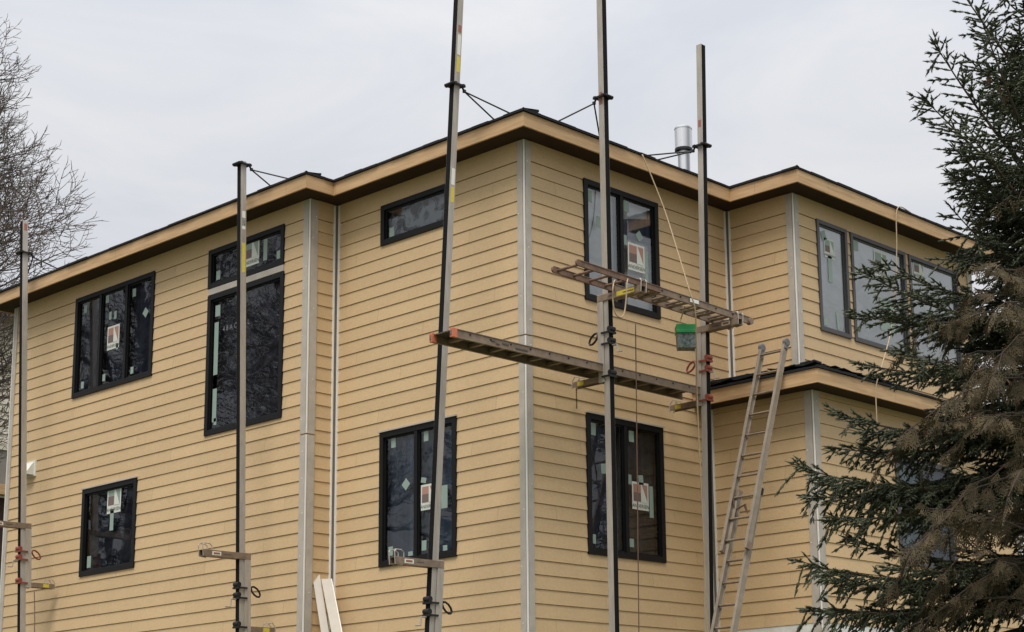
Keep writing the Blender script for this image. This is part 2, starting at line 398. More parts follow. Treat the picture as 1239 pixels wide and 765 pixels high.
def window(key, film, muls=(), frame=M_BLK, fw=.075, drip=None, deep=.10, glass_w=.03, label=None, films=None, pr=.034):
    W, (u0, u1, z0, z1) = WIN[key]
    mb = MB()
    # outer frame, butt jointed
    W.box(mb, u0, u0+fw, z0, z1, -.06, pr); W.box(mb, u1-fw, u1, z0, z1, -.06, pr)
    W.box(mb, u0+fw, u1-fw, z1-fw, z1, -.06, pr-.001); W.box(mb, u0+fw, u1-fw, z0, z0+fw, -.06, pr-.001)
    for m in muls: W.box(mb, m-fw*.42, m+fw*.42, z0+fw, z1-fw, -.06, pr-.006)
    wn = mb.build('window', frame, house, bevel=.003)
    if label: wn['label'] = label
    edges = [u0+fw]+[v for m in muls for v in (m-fw*.42, m+fw*.42)]+[u1-fw]
    cells = [(edges[i], edges[i+1]) for i in range(0, len(edges), 2)]
    for i, (a, b) in enumerate(cells):
        g = .022; mb = MB()
        W.box(mb, a, a+g, z0+fw, z1-fw, -.05, .004); W.box(mb, b-g, b, z0+fw, z1-fw, -.05, .004)
        W.box(mb, a+g, b-g, z0+fw, z0+fw+g, -.05, .003); W.box(mb, a+g, b-g, z1-fw-g, z1-fw, -.05, .003)
        mb.build('sash', frame, wn)
        mb = MB(); W.poly(mb, [(a+g, z0+fw+g), (b-g, z0+fw+g), (b-g, z1-fw-g), (a+g, z1-fw-g)], GO)
        mb.build('pane', M_PANE2 if key in 'ABC' or key == 'double_up' else M_PANE, wn)
        fm = (films or {}).get(i, film)
        mb = MB(); W.poly(mb, [(a, z0+fw), (b, z0+fw), (b, z1-fw), (a, z1-fw)], -deep)
        # reveal returns so that nothing behind shows
        for (p, q) in (((a, z0+fw), (b, z0+fw)), ((b, z0+fw), (b, z1-fw)), ((b, z1-fw), (a, z1-fw)), ((a, z1-fw), (a, z0+fw))):
            mb.quad(W.P(*p, -deep), W.P(*q, -deep), W.P(*q, -.05), W.P(*p, -.05))
        mb.build('plastic_film', fm, wn)
    mb = MB()
    if drip is not None:
        W.box(mb, u0-.01, u1+.01, z1+.001, z1+.022, 0, pr+.016); mb.build('drip_cap', drip, wn)
    return wn
def stickers(wn, W, logos=(), pieces=(), name='sticker'):
    for L_ in logos:
        mb = MB(); u, z = W.uz(*L_[0]); logo(mb, W, u, z, L_[1], L_[2], *L_[3:]); mb.build(name, STM, wn)
    for p in pieces:
        mb = MB(); u, z = W.uz(p[0], p[1]); stick(mb, W, u, z, *p[2:]); mb.build('paper_tab', STM, wn)

# reading direction: on -X walls the viewer's right is -u; on -Y walls it is +u
k = WIN['threepane']; du = (k[1][1]-k[1][0])/3
w = window('threepane', F_NAVY, [7.525+du*1.0+.02, 7.525+du*2.02], label='wide three pane window with dark frame high on the left wing')
stickers(w, wW, [((136.5, 408), .34, -1)], [(103, 374, .09, .13), (129.5, 362, .09, .13), (162, 354, .09, .13), (133, 382, .07, .13), (139, 381, .07, .13), (175.5, 378, .12, .12, .75),
         (99, 466, .08, .11), (125, 457, .08, .11), (159, 448, .08, .11), (141, 419, .06, .10)])
w = window('transom', F_NAVY2, label='shallow transom window above the tall window')
stickers(w, wW, [((304, 305), .36, -1, True)], [(263.5, 333, .10, .14), (320.5, 302, .09, .32), (336.5, 308, .09, .12)])
w = window('tall', F_NAVY2, label='tall single pane window below the transom')
stickers(w, wW, [], [(263, 376, .12, .17), (260.5, 430, .10, 1.0), (259, 482, .10, .7), (259.5, 510, .07, .10)])
u, z = wW.uz(280, 398); mb = MB()
put_text(mb, wW, '4 8 A O F  R.L', u-.1, z, .11, GO+.004, 0, True)
w2 = mb.build('writing', [mat('chalk', (120, 118, 124), .9)], w)
mb = MB(); wW.box(mb, 4.302, 6.10, 8.845, 8.935, 0, .030); mb.build('window_trim', M_TRIM, house)
w = window('small', F_BLUE, films={0: film_mat('film_small', (40, 44, 58), (104, 108, 120), 0, .7, .42, .72, stripes=False)}, drip=M_TRIM, label='small single pane window low on the left wing')
stickers(w, wW, [((137.5, 604), .38, -1, True)], [(134.5, 629, .10, .33), (107, 680, .11, .18)])
w = window('slot', F_MIX, label='narrow horizontal window high beside the main corner')
stickers(w, wM, [], [(473.5, 281, .10, .14)])
w = window('double_left', F_BLUE, [2.033], drip=M_TRIM, label='two pane window low on the left face of the main corner')
stickers(w, wM, [((518, 601), .30, -1)], [(475.5, 535, .09, .15), (515, 527, .09, .15), (490.5, 586, .12, .12, .8), (512, 581, .10, .07, .2), (537, 601, .12, .30), (472, 667, .09, .12), (512.5, 660, .09, .13), (496, 670, .09, .06), (538, 663, .08, .07)])
w = window('double_up', F_GREY, [1.84], films={0: F_GREY}, label='two pane window high on the right face behind the upper plank')
stickers(w, wR, [((770.5, 312), .345, 1, False, (.5, -.85, .70, .35))], [(714, 237, .09, .17), (724.5, 268, .08, .15), (758.5, 249.5, .10, .16), (756.5, 290, .09, .14), (774, 286, .12, .12, .7)])
# dark upper part of the right sash (film torn away there)
mb = MB(); wR.poly(mb, [(1.90, 8.93), (2.50, 8.93), (2.50, 9.30), (1.90, 9.16)], -.055); mb.build('torn_film', F_BLUE, w)
w = window('double_low', F_CHAR, [1.825], drip=M_TRIM, films={0: F_NAVY}, label='two pane window low on the right face below the lower plank')
stickers(w, wR, [((775.5, 600.5), .33, 1, False, (.54, -.72, .78, .42))], [(717.5, 519, .12, .16), (764.5, 528, .10, .15), (731, 567, .10, .13, .1), (762, 580, .09, .13), (776, 581, .10, .13, .12), (718.5, 652, .10, .12), (765, 657, .09, .11)])
w = window('A', F_GREY, frame=M_DGRY, fw=.058, deep=.028, label='slim upright window nearest the upper right corner')
stickers(w, wU, [((1004.2, 301), .26, 1, True)], [(1005.2, 325.5, .10, .40), (997, 285, .12, .14, .4), (1000, 389, .10, .12), (1014.5, 388, .06, .26, .1)])
mb = MB(); a = wU.P(4.80, 8.10, -.07); b = wU.P(5.34, 9.40, -.07); mb.bar(a, b, .02, .02, side=(0, 1, 0)); mb.build('brace', M_DGRY, w)
w = window('B', F_GREY, frame=M_DGRY, fw=.058, deep=.028, label='wide window in the middle of the upper right bay')
stickers(w, wU, [((1066.5, 320), .36, 1, True)], [(1036, 296, .12, .18), (1075, 382, .42, .50)])
w = window('C', F_GREY, frame=M_DGRY, fw=.058, deep=.028, label='wide window half hidden by the spruce in the upper right bay')
stickers(w, wU, [((1112, 325), .3, 1, True)], [])
w = window('low_right', F_BLUE, [6.25], frame=M_DGRY, films={0: film_mat('film_pale', (96, 116, 124), (150, 166, 172), 0, 1)}, label='window behind the spruce on the lower right bay')

# ------------------------------------------------------------------ eaves: fascia, soffit, shingle edge, roof
def eave(pts, wallpts, z0, z1, name_roof=True, skip=()):
    """pts outer line, wallpts the wall line beneath it"""
    fm = MB(); sm = MB(); em = MB(); r2 = random.Random(5)
    def convex(k):
        if k <= 0 or k >= len(pts)-1: return False
        e1 = Vector(pts[k])-Vector(pts[k-1]); e2 = Vector(pts[k+1])-Vector(pts[k]); return e1.x*e2.y-e1.y*e2.x > 0
    for i in range(len(pts)-1):
        a, b = Vector((*pts[i], 0)), Vector((*pts[i+1], 0)); d = (b-a).normalized(); n = Vector((d.y, -d.x, 0))   # n points outwards for our winding
        wa, wb = wallpts[i], wallpts[i+1]
        t = .028
        # mitred ends follow the joints
        def off(idx, amt):
            p = Vector((*pts[idx], 0)); dirs = []
            for j in (idx-1, idx):
                if 0 <= j < len(pts)-1:
                    e = (Vector((*pts[j+1], 0))-Vector((*pts[j], 0))).normalized(); dirs.append(Vector((e.y, -e.x, 0)))
            s = Vector((0, 0, 0))
            for q in dirs: s += q
            return p+s*amt if len(dirs) == 2 else p+dirs[0]*amt
        ia, ib = off(i, -t), off(i+1, -t)
        vs = [(a.x, a.y, z0), (b.x, b.y, z0), (ib.x, ib.y, z0), (ia.x, ia.y, z0), (a.x, a.y, z1), (b.x, b.y, z1), (ib.x, ib.y, z1), (ia.x, ia.y, z1)]
        fm.add(vs, [(0,3,2,1),(4,5,6,7),(0,1,5,4),(1,2,6,5),(2,3,7,6),(3,0,4,7)])
        zs = z0+.014
        sm.quad((ia.x, ia.y, zs), (ib.x, ib.y, zs), (wb[0], wb[1], zs), (wa[0], wa[1], zs))
        # ragged shingle edge above the fascia
        Ln = (b-a).length; x = -.025
        while x < Ln+.02:
            w_ = r2.uniform(.28, .36); e0 = r2.uniform(.016, .034); h_ = r2.uniform(.026, .036)
            p = a+d*x; q = a+d*min(x+w_, Ln+.025)
            p1, q1 = p+n*e0, q+n*e0; p2, q2 = p-n*.30, q-n*.30
            if x < 0 and convex(i): p1 = p1-d*.0; p2 = p2+d*.315
            if x+w_ >= Ln and convex(i+1): q2 = q2-d*.315
            if x < 0 and not convex(i) and i > 0: p2 = p2-d*.2
            up = .30*math.tan(R_(14)); zb = z1+.001+r2.uniform(0, .004)
            em.add([(p1.x,p1.y,zb),(q1.x,q1.y,zb),(q2.x,q2.y,zb+up),(p2.x,p2.y,zb+up),(p1.x,p1.y,zb+h_),(q1.x,q1.y,zb+h_),(q2.x,q2.y,zb+up+h_),(p2.x,p2.y,zb+up+h_)],
                   [(0,3,2,1),(4,5,6,7),(0,1,5,4),(1,2,6,5),(2,3,7,6),(3,0,4,7)])
            x += w_-.002
    return fm, sm, em
outer = [(XW-OV, YE+OV), (XW-OV, YI-OV), (-OV, YI-OV), (-OV, -OV), (XU-OV, -OV), (XU-OV, YU-OV), (XE+OV, YU-OV), (XE+OV, YE+OV), (XW-OV, YE+OV)]
wallp = [(XW, YE), (XW, YI), (0, YI), (0, 0), (XU, 0), (XU, YU), (XE, YU), (XE, YE), (XW, YE)]
# outward normal check: travelling -Y on the -X side, (d.y,-d.x)=(-1,0): outwards
fm, sm, em = eave(outer, wallp, ZS, ZF)
fm.build('fascia', M_FASC, house, fixn=True); sm.build('soffit', M_SOFF, house)
roof = empty('r', (0, 0, 0), None, None); bpy.data.objects.remove(roof)
def hip(mb, x0, x1, y0, y1, z, pitch=14):
    t = math.tan(R_(pitch)); w, l = x1-x0, y1-y0; m = min(w, l)/2; h = z+m*t
    if w < l: r0, r1 = (x0+m, y0+m, h), (x0+m, y1-m, h)
    else: r0, r1 = (x0+m, y0+m, h), (x1-m, y0+m, h)
    A, B, C, D = (x0,y0,z), (x1,y0,z), (x1,y1,z), (x0,y1,z)
    if w < l: mb.add([A,B,C,D,r0,r1], [(0,1,4),(1,2,5,4),(2,3,5),(3,0,4,5)])
    else: mb.add([A,B,C,D,r0,r1], [(0,1,5,4),(1,2,5),(2,3,4,5),(3,0,4)])
rm = MB(); zr = ZF+.02
hip(rm, -OV, XE+OV, -OV, YE+OV-.01, zr); hip(rm, XW-OV, 6.5, YI-OV, YE+OV, zr-.003); hip(rm, XU-OV, XE+OV-.003, YU-OV, 7.0, zr-.006)
roofo = rm.build('roof', M_SHIN, house)
em.build('shingle_edge', M_SHIN, roofo)
# hip caps: stubs seen as small bumps at each outward corner
cm = MB(); tp = math.tan(R_(14))
for (x, y) in ((-OV, -OV), (XW-OV, YI-OV), (XU-OV, YU-OV)):
    for j in range(9):
        b0 = -.02+j*.14; b1 = b0+.20; th = .020
        A = Vector((x+b0, y+b0, ZF+.034+b0*tp)); B = Vector((x+b1, y+b1, ZF+.026+b1*tp))
        e1, e2 = Vector((.055, 0, -.014)), Vector((0, .055, -.014)); up_ = Vector((0, 0, th))
        cm.add([A, A+e1, B+e1, B, A+up_, A+e1+up_, B+e1+up_*.6, B+up_*.6], [(0,3,2,1),(4,5,6,7),(0,1,5,4),(1,2,6,5),(2,3,7,6),(3,0,4,7)])
        cm.add([A, B, B+e2, A+e2, A+up_, B+up_*.6, B+e2+up_*.6, A+e2+up_], [(0,3,2,1),(4,5,6,7),(0,1,5,4),(1,2,6,5),(2,3,7,6),(3,0,4,7)])
cm.build('hip_cap', M_SHIN, roofo, fixn=True)

# lower skirt roof
OL = .36; ZSL = 6.735; ZFL = 6.925
lo = [(XL-OL, 0.0), (XL-OL, YL-OL), (XE+OL, YL-OL), (XE+OL, YU)]
lw = [(XL, 0.0), (XL, YL), (XE, YL), (XE, YU)]
fm, sm, em2 = eave(lo, lw, ZSL, ZFL)
fm.build('fascia', M_FASC, house, fixn=True); sm.build('soffit', M_SOFF, house)
rise = .40; zl = ZFL+.02
rm = MB(); ix, iy = XU+.0, YU+.0
rm.quad((lo[0][0], 0, zl), (lo[1][0], lo[1][1], zl), (ix, iy, zl+rise*.62), (ix, 0, zl+rise*.62))
rm.quad((lo[1][0], lo[1][1], zl), (lo[2][0], lo[2][1], zl), (XE, iy, zl+rise*.62), (ix, iy, zl+rise*.62))
rm.quad((lo[2][0], lo[2][1], zl), (lo[3][0], lo[3][1], zl), (XE, YU, zl+rise*.62), (XE, iy, zl+rise*.62))
ro2 = rm.build('porch_roof', M_FELT, house)
em2.build('shingle_edge', M_SHIN, ro2)
# loose, lifted shingles waiting on the skirt roof
sm_ = MB(); r3 = random.Random(12)
def loose(c, ang, L_, W_, th, tilt):
    ca, sa = math.cos(ang), math.sin(ang); vs = []
    for dz in (0, th):
        for i, j in ((-1,-1),(0,-1),(1,-1),(1,1),(0,1),(-1,1)):
            x, y = i*L_/2, j*W_/2; bend = (-.012 if i == 0 else .01)*r3.uniform(.3, 1.6)
            vs.append((c[0]+x*ca-y*sa, c[1]+x*sa+y*ca, c[2]+dz+tilt*x+bend))
    sm_.add(vs, [(5,4,3,2,1,0),(6,7,8,9,10,11)]+[(i, (i+1) % 6, 6+(i+1) % 6, 6+i) for i in range(6)])
for i in range(26):
    t = r3.random()
    y = -.15-1.75*t; x = XL-OL+.12+r3.random()*.35
    loose((x, y, zl+.03+(x-lo[0][0])*.27+r3.random()*.035), R_(90)+r3.uniform(-.12, .12), r3.uniform(.25, .6), r3.uniform(.12, .2), .012, r3.uniform(-.05, .05))
for i in range(14):
    x = XL-.1+r3.random()*2.2; y = YL-OL+.1+r3.random()*.25
    loose((x, y, zl+.03+(y-YL+OL)*.27+r3.random()*.03), r3.uniform(-.12, .12), r3.uniform(.25, .6), r3.uniform(.12, .2), .012, r3.uniform(-.04, .04))
for j in range(3):   # stack by the inside corner
    loose((XL+.12, -.95-.05*j, zl+.10+.03*j), R_(88)+.05*j, .75-.1*j, .25, .022, .02)
sm_.build('loose_shingle', M_SHIN, ro2, fixn=True)

# flue
fl = MB(); c = hy(828, 208, 1.2); fx, fy = c[0], c[1]
fl.tube([(fx, fy, 10.1), (fx, fy, 11.20)], .094, 24); flue = fl.build('flue_pipe', M_GALV, house, smooth=False)
fl = MB(); fl.tube([(fx, fy, 11.19), (fx, fy, 11.215), (fx, fy, 11.55), (fx, fy, 11.56)], [.128, .134, .134, .120], 28)
fl.tube([(fx, fy, 11.17), (fx, fy, 11.21)], .138, 28, 1); fl.tube([(fx, fy, 11.525), (fx, fy, 11.54)], .139, 28)
for zz in (11.19,): fl.tube([(fx, fy, zz-.02), (fx, fy, zz+.01)], [.10, .130], 24, 1)
fl.build('cap', [M_GALV, M_BLKM], flue)
# dryer vent hood low on the wing
u, z = wW.uz(39, 568); mb = MB()
pts = [(u-.14, z-.12), (u+.14, z-.12), (u+.14, z+.12), (u-.14, z+.12)]
wW.box(mb, u-.15, u+.15, z-.13, z+.13, 0, .035)
A = [wW.P(u-.12, z-.11, .03), wW.P(u+.12, z-.11, .03), wW.P(u+.12, z+.10, .03), wW.P(u-.12, z+.10, .03),
     wW.P(u-.12, z-.11, .15), wW.P(u+.12, z-.11, .15), wW.P(u+.12, z-.06, .16), wW.P(u-.12, z-.06, .16), wW.P(u+.12, z+.10, .05), wW.P(u-.12, z+.10, .05)]
mb.add(A, [(0,3,9,7,4), (1,5,6,8,2), (4,7,6,5), (7,9,8,6), (3,2,8,9)])
mb.build('vent_hood', M_LBLW, house, fixn=True)

# ------------------------------------------------------------------ aluminium pump jack poles
JACK_GRP = 'aluminium pump jack scaffold poles'
def lerp(a, b, t): return Vector(a)+(Vector(b)-Vector(a))*t
def pole(bot, top, out, side, label, clampz=None, jack=None, red=False, braces=(), lab=None, gz=None, yel=False, arms=(.55, .38)):
    """out: unit vector away from the wall (rubber face); side: unit vector of the visible bare face"""
    bot = Vector(bot); top = Vector(top); d = (top-bot).normalized()
    foot = bot-d*((bot.z-(gz if gz else GZ))/d.z)
    out = Vector(out); side = Vector(side)
    e = empty('scaffold_pole', foot, label, 'scaffold pole', JACK_GRP)
    def at(z): return foot+d*((z-foot.z)/d.z)
    mb = MB(); w_ = .085
    mb.bar(foot, top, w_, w_, side=side)
    # lips of the extrusion beside the rubber
    for s_ in (-1, 1):
        mb.bar(foot+out*.0445+side*s_*.0410, top+out*.0445+side*s_*.0410, .003, .014, side=side)
    mb.build('pole', M_ALU, e, bevel=.003)
    mb = MB(); mb.bar(foot+out*.0465, top+out*.0465-d*.01, .079, .012, side=side); mb.build('rubber_strip', M_RUB, e)
    mb = MB(); mb.box(foot-Vector((.13, .13, 0)), foot+Vector((.13, .13, .02))); mb.build('base_plate', M_BLKM, e)
    if lab:     # decals on the bare face
        mb = MB()
        for (z0, z1, mi) in lab:
            c = at((z0+z1)/2)+side*(w_/2+.0008); mb.bar(c-d*(z1-z0)/2, c+d*(z1-z0)/2, .0016, .052, side=side, mi=mi)
        mb.build('decal', [M_YEL, M_LBLW, M_LBLT, M_LBLR], e)
    if clampz:
        c = at(clampz); mb = MB(); cw = .068
        mb.bar(c-out*.0-side*(cw+.03)+out*cw, c+side*(cw+.03)+out*cw, .03, .035, side=(0,0,1))
        mb.bar(c-side*(cw+.03)-out*cw, c+side*(cw+.03)-out*cw, .03, .035, side=(0,0,1))
        for s_ in (-1, 1): mb.bar(c+side*s_*cw-out*(cw+.04), c+side*s_*cw+out*(cw+.04), .026, .03, side=(0,0,1))
        mb.tube([c+out*.10-side*.075, c+out*.10+side*.075], .018, 8)
        mb.build('brace_clamp', M_BLKM, e)
        kn = c-out*.16+Vector((0, 0, -.03))
        mb = MB(); mb.tube([c-out*.07, c-out*.12+Vector((0,0,.02)), kn], .014, 7)
        for b_ in braces: mb.tube([kn, b_], .0105, 7); mb.box(Vector(b_)-Vector((.05, .05, .012)), Vector(b_)+Vector((.05, .05, .006)))
        mb.tube([kn+Vector((0,0,-.012)), kn+Vector((0,0,.02))], .024, 8)
        mb.build('roof_brace', M_BLKM, e)
    if jack:
        zt, zb = jack                       # top arm height, bottom arm height
        C = M_RED if red else M_BLKM
        mb = MB()
        ct, cb = at(zt), at(zb)
        # upright: channel on the wall side of the pole, showing beside it
        for s_ in (-1, 1):
            mb.bar(cb-out*.075+side*s_*.053-d*.05, ct-out*.075+side*s_*.053+d*.05, .007, .100, side=side)
        mb.bar(cb-out*.125-d*.05, ct-out*.125+d*.05, .104, .007, side=side)
        mb.build('jack_frame', M_ALU, e, bevel=.002)
        # top (outboard) arm with hook
        al = arms[0]; mb = MB(); t0 = ct-out*.12; t1 = ct+out*al
        for s_ in (-1, 1): mb.bar(t0+side*s_*.056, t1+side*s_*.056, .008, .085, side=side)
        mb.bar(t0+Vector((0,0,.040)), t1+Vector((0,0,.040)), .108, .006, side=side); mb.bar(t0-Vector((0,0,.040)), t1-Vector((0,0,.040)), .108, .006, side=side)
        arm = mb.build('upper_arm', M_ALUD, e, bevel=.002)
        mb = MB(); hp = [t1-out*.12+Vector((0,0,.04)), t1-out*.12+Vector((0,0,.10)), t1-out*.08+Vector((0,0,.125)), t1-out*.0+Vector((0,0,.125)), t1+out*.02+Vector((0,0,.10)), t1+out*.01+Vector((0,0,-.04)), t1-out*.1+Vector((0,0,-.05))]
        for s_ in (-1, 1): mb.tube([q+side*s_*.05 for q in hp], .007, 6)
        mb.bar(hp[3]+side*.05, hp[3]-side*.05, .012, .012); mb.build('hook', M_ALU, arm)
        mb = MB(); q = (t0+t1)/2+side*.0605+out*(al*.22)
        for (s0, s1, h_, mi) in ((-.11, .03, .05, 1), (-.09, .01, .026, 3), (.08, .19, .012, 2)) if not yel else ((-.14, .16, .058, 0), (-.12, .05, .014, 2), (.20, .30, .012, 2)):
            mb.bar(q-out*s0+side*(.0006*mi), q-out*s1+side*(.0006*mi), .0012, h_, side=side, mi=mi)
        mb.build('decal', [M_YEL, M_LBLW, M_LBLT, M_LBLR], arm)
        # bottom (wall side) arm
        bl = arms[1]; mb = MB(); t0 = cb-out*.05; t1 = cb-out*(.12+bl)
        for s_ in (-1, 1): mb.bar(t0+side*s_*.048, t1+side*s_*.048, .008, .075, side=side)
        mb.bar(t0+Vector((0,0,.033)), t1+Vector((0,0,.033)), .09, .006, side=side)
        arm2 = mb.build('lower_arm', M_ALUD, e, bevel=.002)
        mb = MB(); hp = [t1+out*.12+Vector((0,0,.04)), t1+out*.11+Vector((0,0,.09)), t1+out*.04+Vector((0,0,.105)), t1-out*.01+Vector((0,0,.05)), t1-out*.015+Vector((0,0,-.05))]
        for s_ in (-1, 1): mb.tube([q+side*s_*.045 for q in hp], .007, 6)
        mb.build('hook', M_ALU, arm2)
        mb = MB(); q = t1+out*.14+side*.0525; mb.bar(q-out*.05, q+out*.05, .0012, .05, side=side, mi=0); mb.build('decal', [M_YEL, M_LBLW], arm2)
        # shackles, roller and pedal
        for (zz, cc) in ((zb+.42*(zt-zb), C), (zb+.56*(zt-zb), C), (zb+.02, C)):
            c = at(zz); mb = MB()
            mb.bar(c+out*.068-side*.068, c+out*.068+side*.068, .028, .026, side=(0,0,1))
            for s_ in (-1, 1): mb.bar(c+side*s_*.062-out*.06, c+side*s_*.062+out*.07, .022, .018, side=(0,0,1))
            mb.tube([c+out*.06-side*.05+Vector((0,0,.045)), c+out*.06+side*.05+Vector((0,0,.045))], .034, 10)
            mb.build('shackle', cc, e)
        c = at(zb+.5*(zt-zb))
        mb = MB(); lp = []
        for i in range(11):
            a = i/10*2*math.pi; lp.append(c-out*(.22+.075*math.cos(a))+side*.03+Vector((0, 0, .02+.055*math.sin(a)-.04*math.cos(a))))
        mb.tube(lp, .014, 6); mb.tube([c-out*.10+side*.03, lp[5]], .012, 6); mb.build('foot_pedal', C, e)
        c = at(zb+.40*(zt-zb)); mb = MB()
        mb.tube([c+out*.07, c+out*.15, c+out*.16+Vector((0,0,-.10)), c+out*.24+Vector((0,0,-.105))], .011, 6); mb.build('crank', M_ALU, e)
    return e, at
X_, Y_ = Vector((-1, 0, 0)), Vector((0, -1, 0))
zr_ = lambda dd: ZF+.03+dd*math.tan(R_(14))
# left wing poles (outboard = -X, bare face = -Y)
b, t = hx(26.3, 765, -1.1), hx(29.5, 268, -1.1)
eP1, at1 = pole(b, t, X_, Y_, 'leftmost scaffold pole beside the white vent hood, red jack fittings', clampz=10.33, jack=(5.80, 4.88), red=True,
     braces=[(-.6, 11.3, zr_(.25)-.0), (-.4, 10.2, zr_(.4))], lab=[(10.72, 10.84, 3)], arms=(.62, .40))
b, t = hx(291, 765, -1.1), hx(293, 196, -1.1)
eP2, at2 = pole(b, t, X_, Y_, 'scaffold pole standing in front of the tall window, with a yellow decal', clampz=hx(292.5, 200, -1.1)[2], jack=(4.74, 3.77),
     braces=[tuple(Vector((-.45, 3.95, zr_(.4)))), tuple(Vector((-.6, 4.4, zr_(.25))))], lab=[(8.72, 9.15, 0), (9.35, 9.62, 1), (9.40, 9.52, 2)], arms=(.62, .40))
# left wall of the main corner
b, t = hy(520.5, 765, .3), hy(558, -60, .3)
eP3, at3 = pole(b, t, X_, Y_, 'leaning scaffold pole left of the main corner, passing behind the orange plank ends', clampz=hy(553, 105, .3)[2], jack=(4.22, 3.18),
     braces=[tuple(Vector((-.1, .35, zr_(.3)))), tuple(Vector((-.2, -.05, zr_(.2))))], lab=[(10.50, 10.72, 0), (10.74, 11.02, 1), (11.05, 11.15, 3), (8.75, 8.95, 0), (8.98, 9.2, 1)], arms=(.62, .40))
# right wall poles (outboard = -Y, bare face = -X)
b, t = hy(743, 765, -.72), hy(726, -60, -.72)
eP4, at4 = pole(b, t, Y_, X_, 'tall scaffold pole in front of the right face windows, carrying both planks', clampz=hy(728, 118, -.72)[2], jack=(7.66, 6.62),
     braces=[tuple(Vector((.35, -.15, zr_(.2)))), tuple(Vector((1.25, -.2, zr_(.15))))], lab=[(10.25, 10.42, 3)], arms=(.60, .46), yel=True)
b, t = hy(858, 765, -.72), hy(847.5, 55, -.72)
eP5, at5 = pole(b, t, Y_, X_, 'scaffold pole nearest the inner corner with red jack fittings, carrying plank ends', clampz=hy(849, 177, -.72)[2], jack=(7.60, 6.60), red=True,
     braces=[tuple(Vector((2.0, .1, zr_(.4)))), tuple(Vector((2.25, -.25, zr_(.1))))], lab=[(10.5, 10.6, 3)], arms=(.60, .46))

# ------------------------------------------------------------------ planks
def rail(mb, a, b, h, w_, mi=0, flange=.02):
    """channel rail (web + two flanges) from a to b"""
    a, b = Vector(a), Vector(b); mb.bar(a, b, w_, h, side=(0, 1, 0), mi=mi)
    for s_ in (-1, 1): mb.bar(a+Vector((0, 0, s_*(h/2-.004))), b+Vector((0, 0, s_*(h/2-.004))), w_+flange, .0085, side=(0, 1, 0), mi=mi)
# lower walk plank, inboard of the poles
PZ = 6.755; x0 = -1.86; x1 = 2.66; yn, yf = -.665, -.315
lp = empty('walk_plank', (x0, (yn+yf)/2, PZ), 'long aluminium walk plank with orange end caps running past the main corner', 'scaffold plank')
mb = MB(); rail(mb, (x0, yn, PZ), (x1, yn, PZ), .105, .012)
for k_ in range(13):   # rivets
    xx = x0+.28+k_*.33; mb.tube([(xx, yn-.008, PZ+.018), (xx, yn-.016, PZ+.018)], .011, 6, 1)
mb.build('side_rail', [M_ALUD, M_BLKM], lp)
mb = MB(); rail(mb, (x0, yf, PZ), (x1, yf, PZ), .105, .012); mb.build('side_rail', M_ALUD, lp)
mb = MB(); mb.box((x0+.02, yn+.014, PZ+.030), (x1-.02, yf-.014, PZ+.042))
for k_ in range(6): yy = yn+.04+k_*.05; mb.box((x0+.02, yy, PZ+.022), (x1-.02, yy+.006, PZ+.029))
mb.build('deck', mat('plank_deck', (92, 80, 70), .7, metal=.2, var=.2, vscale=8), lp)
for k_ in range(13):
    mb = MB(); xx = x0+.25+k_*.33; mb.box((xx, yn+.008, PZ-.02), (xx+.05, yf-.008, PZ+.02)); mb.build('rung', M_ALUD if k_ % 2 else M_ALUD, lp)
for yy in (yn, yf):
    mb = MB(); mb.box((x0-.012, yy-.022, PZ-.056), (x0+.07, yy+.022, PZ+.056)); mb.box((x0-.02, yy-.014, PZ-.03), (x0-.011, yy+.014, PZ+.03), 1); mb.build('end_cap', [M_ORG, M_STKD], lp, bevel=.006)
mb = MB(); q = x0+.72
mb.box((q, yn-.0135, PZ-.032), (q+.30, yn-.0125, PZ+.010), 0)
put_text(mb, Wall('y', yn, -1), 'WALKBOARD', q+.15, PZ-.026, .055, .0150, 1, False) if False else None
mb.build('decal', [M_LBLW, M_LBLT], lp) if False else None
for j, (a_, b_, c_) in enumerate(((.62, .06, .012), (.70, .05, -.012), (.80, .10, .006), (1.02, .20, -.012))):
    mb = MB(); mb.box((x0+a_, yn-.0142, PZ+c_-.008), (x0+a_+b_, yn-.0062, PZ+c_+.010)); mb.build('decal', M_LBLT, lp)

# upper ladder plank, outboard
UZ = 7.775; ux0 = -.36; ux1 = 3.02; un, uf = -1.26, -.86
up = empty('ladder_plank', (ux0, (un+uf)/2, UZ), 'weathered rung ladder plank laid across the upper jack arms, loops of rope over it', 'scaffold plank')
sl = -.025
def uz_(x): return UZ+sl*(x-ux0)
xm = 1.05
for yy in (un, uf):
    mb = MB(); rail(mb, (ux0, yy, uz_(ux0)-.0), (xm+.1, yy, uz_(xm+.1)), .078, .011, flange=.016); 
    mb.tube([(ux0, yy-.012, uz_(ux0)), (ux0, yy+.012, uz_(ux0))], .042, 10)
    mb.build('side_rail', M_ALUR, up)
    mb = MB(); y2 = yy+(.03 if yy == un else -.03); rail(mb, (xm-.35, y2, uz_(xm)+.012), (ux1, y2, uz_(ux1)), .095, .012, flange=.018)
    for k_ in range(7):
        xx = xm-.2+k_*.36
        if yy == un: mb.tube([(xx, y2-.008, uz_(xx)+.01), (xx, y2-.017, uz_(xx)+.01)], .012, 6, 1)
    mb.tube([(ux1, y2-.03, uz_(ux1)-.01), (ux1, y2+.03, uz_(ux1)-.01)], .047, 12)
    mb.build('side_rail', [M_ALUD, M_BLKM], up)
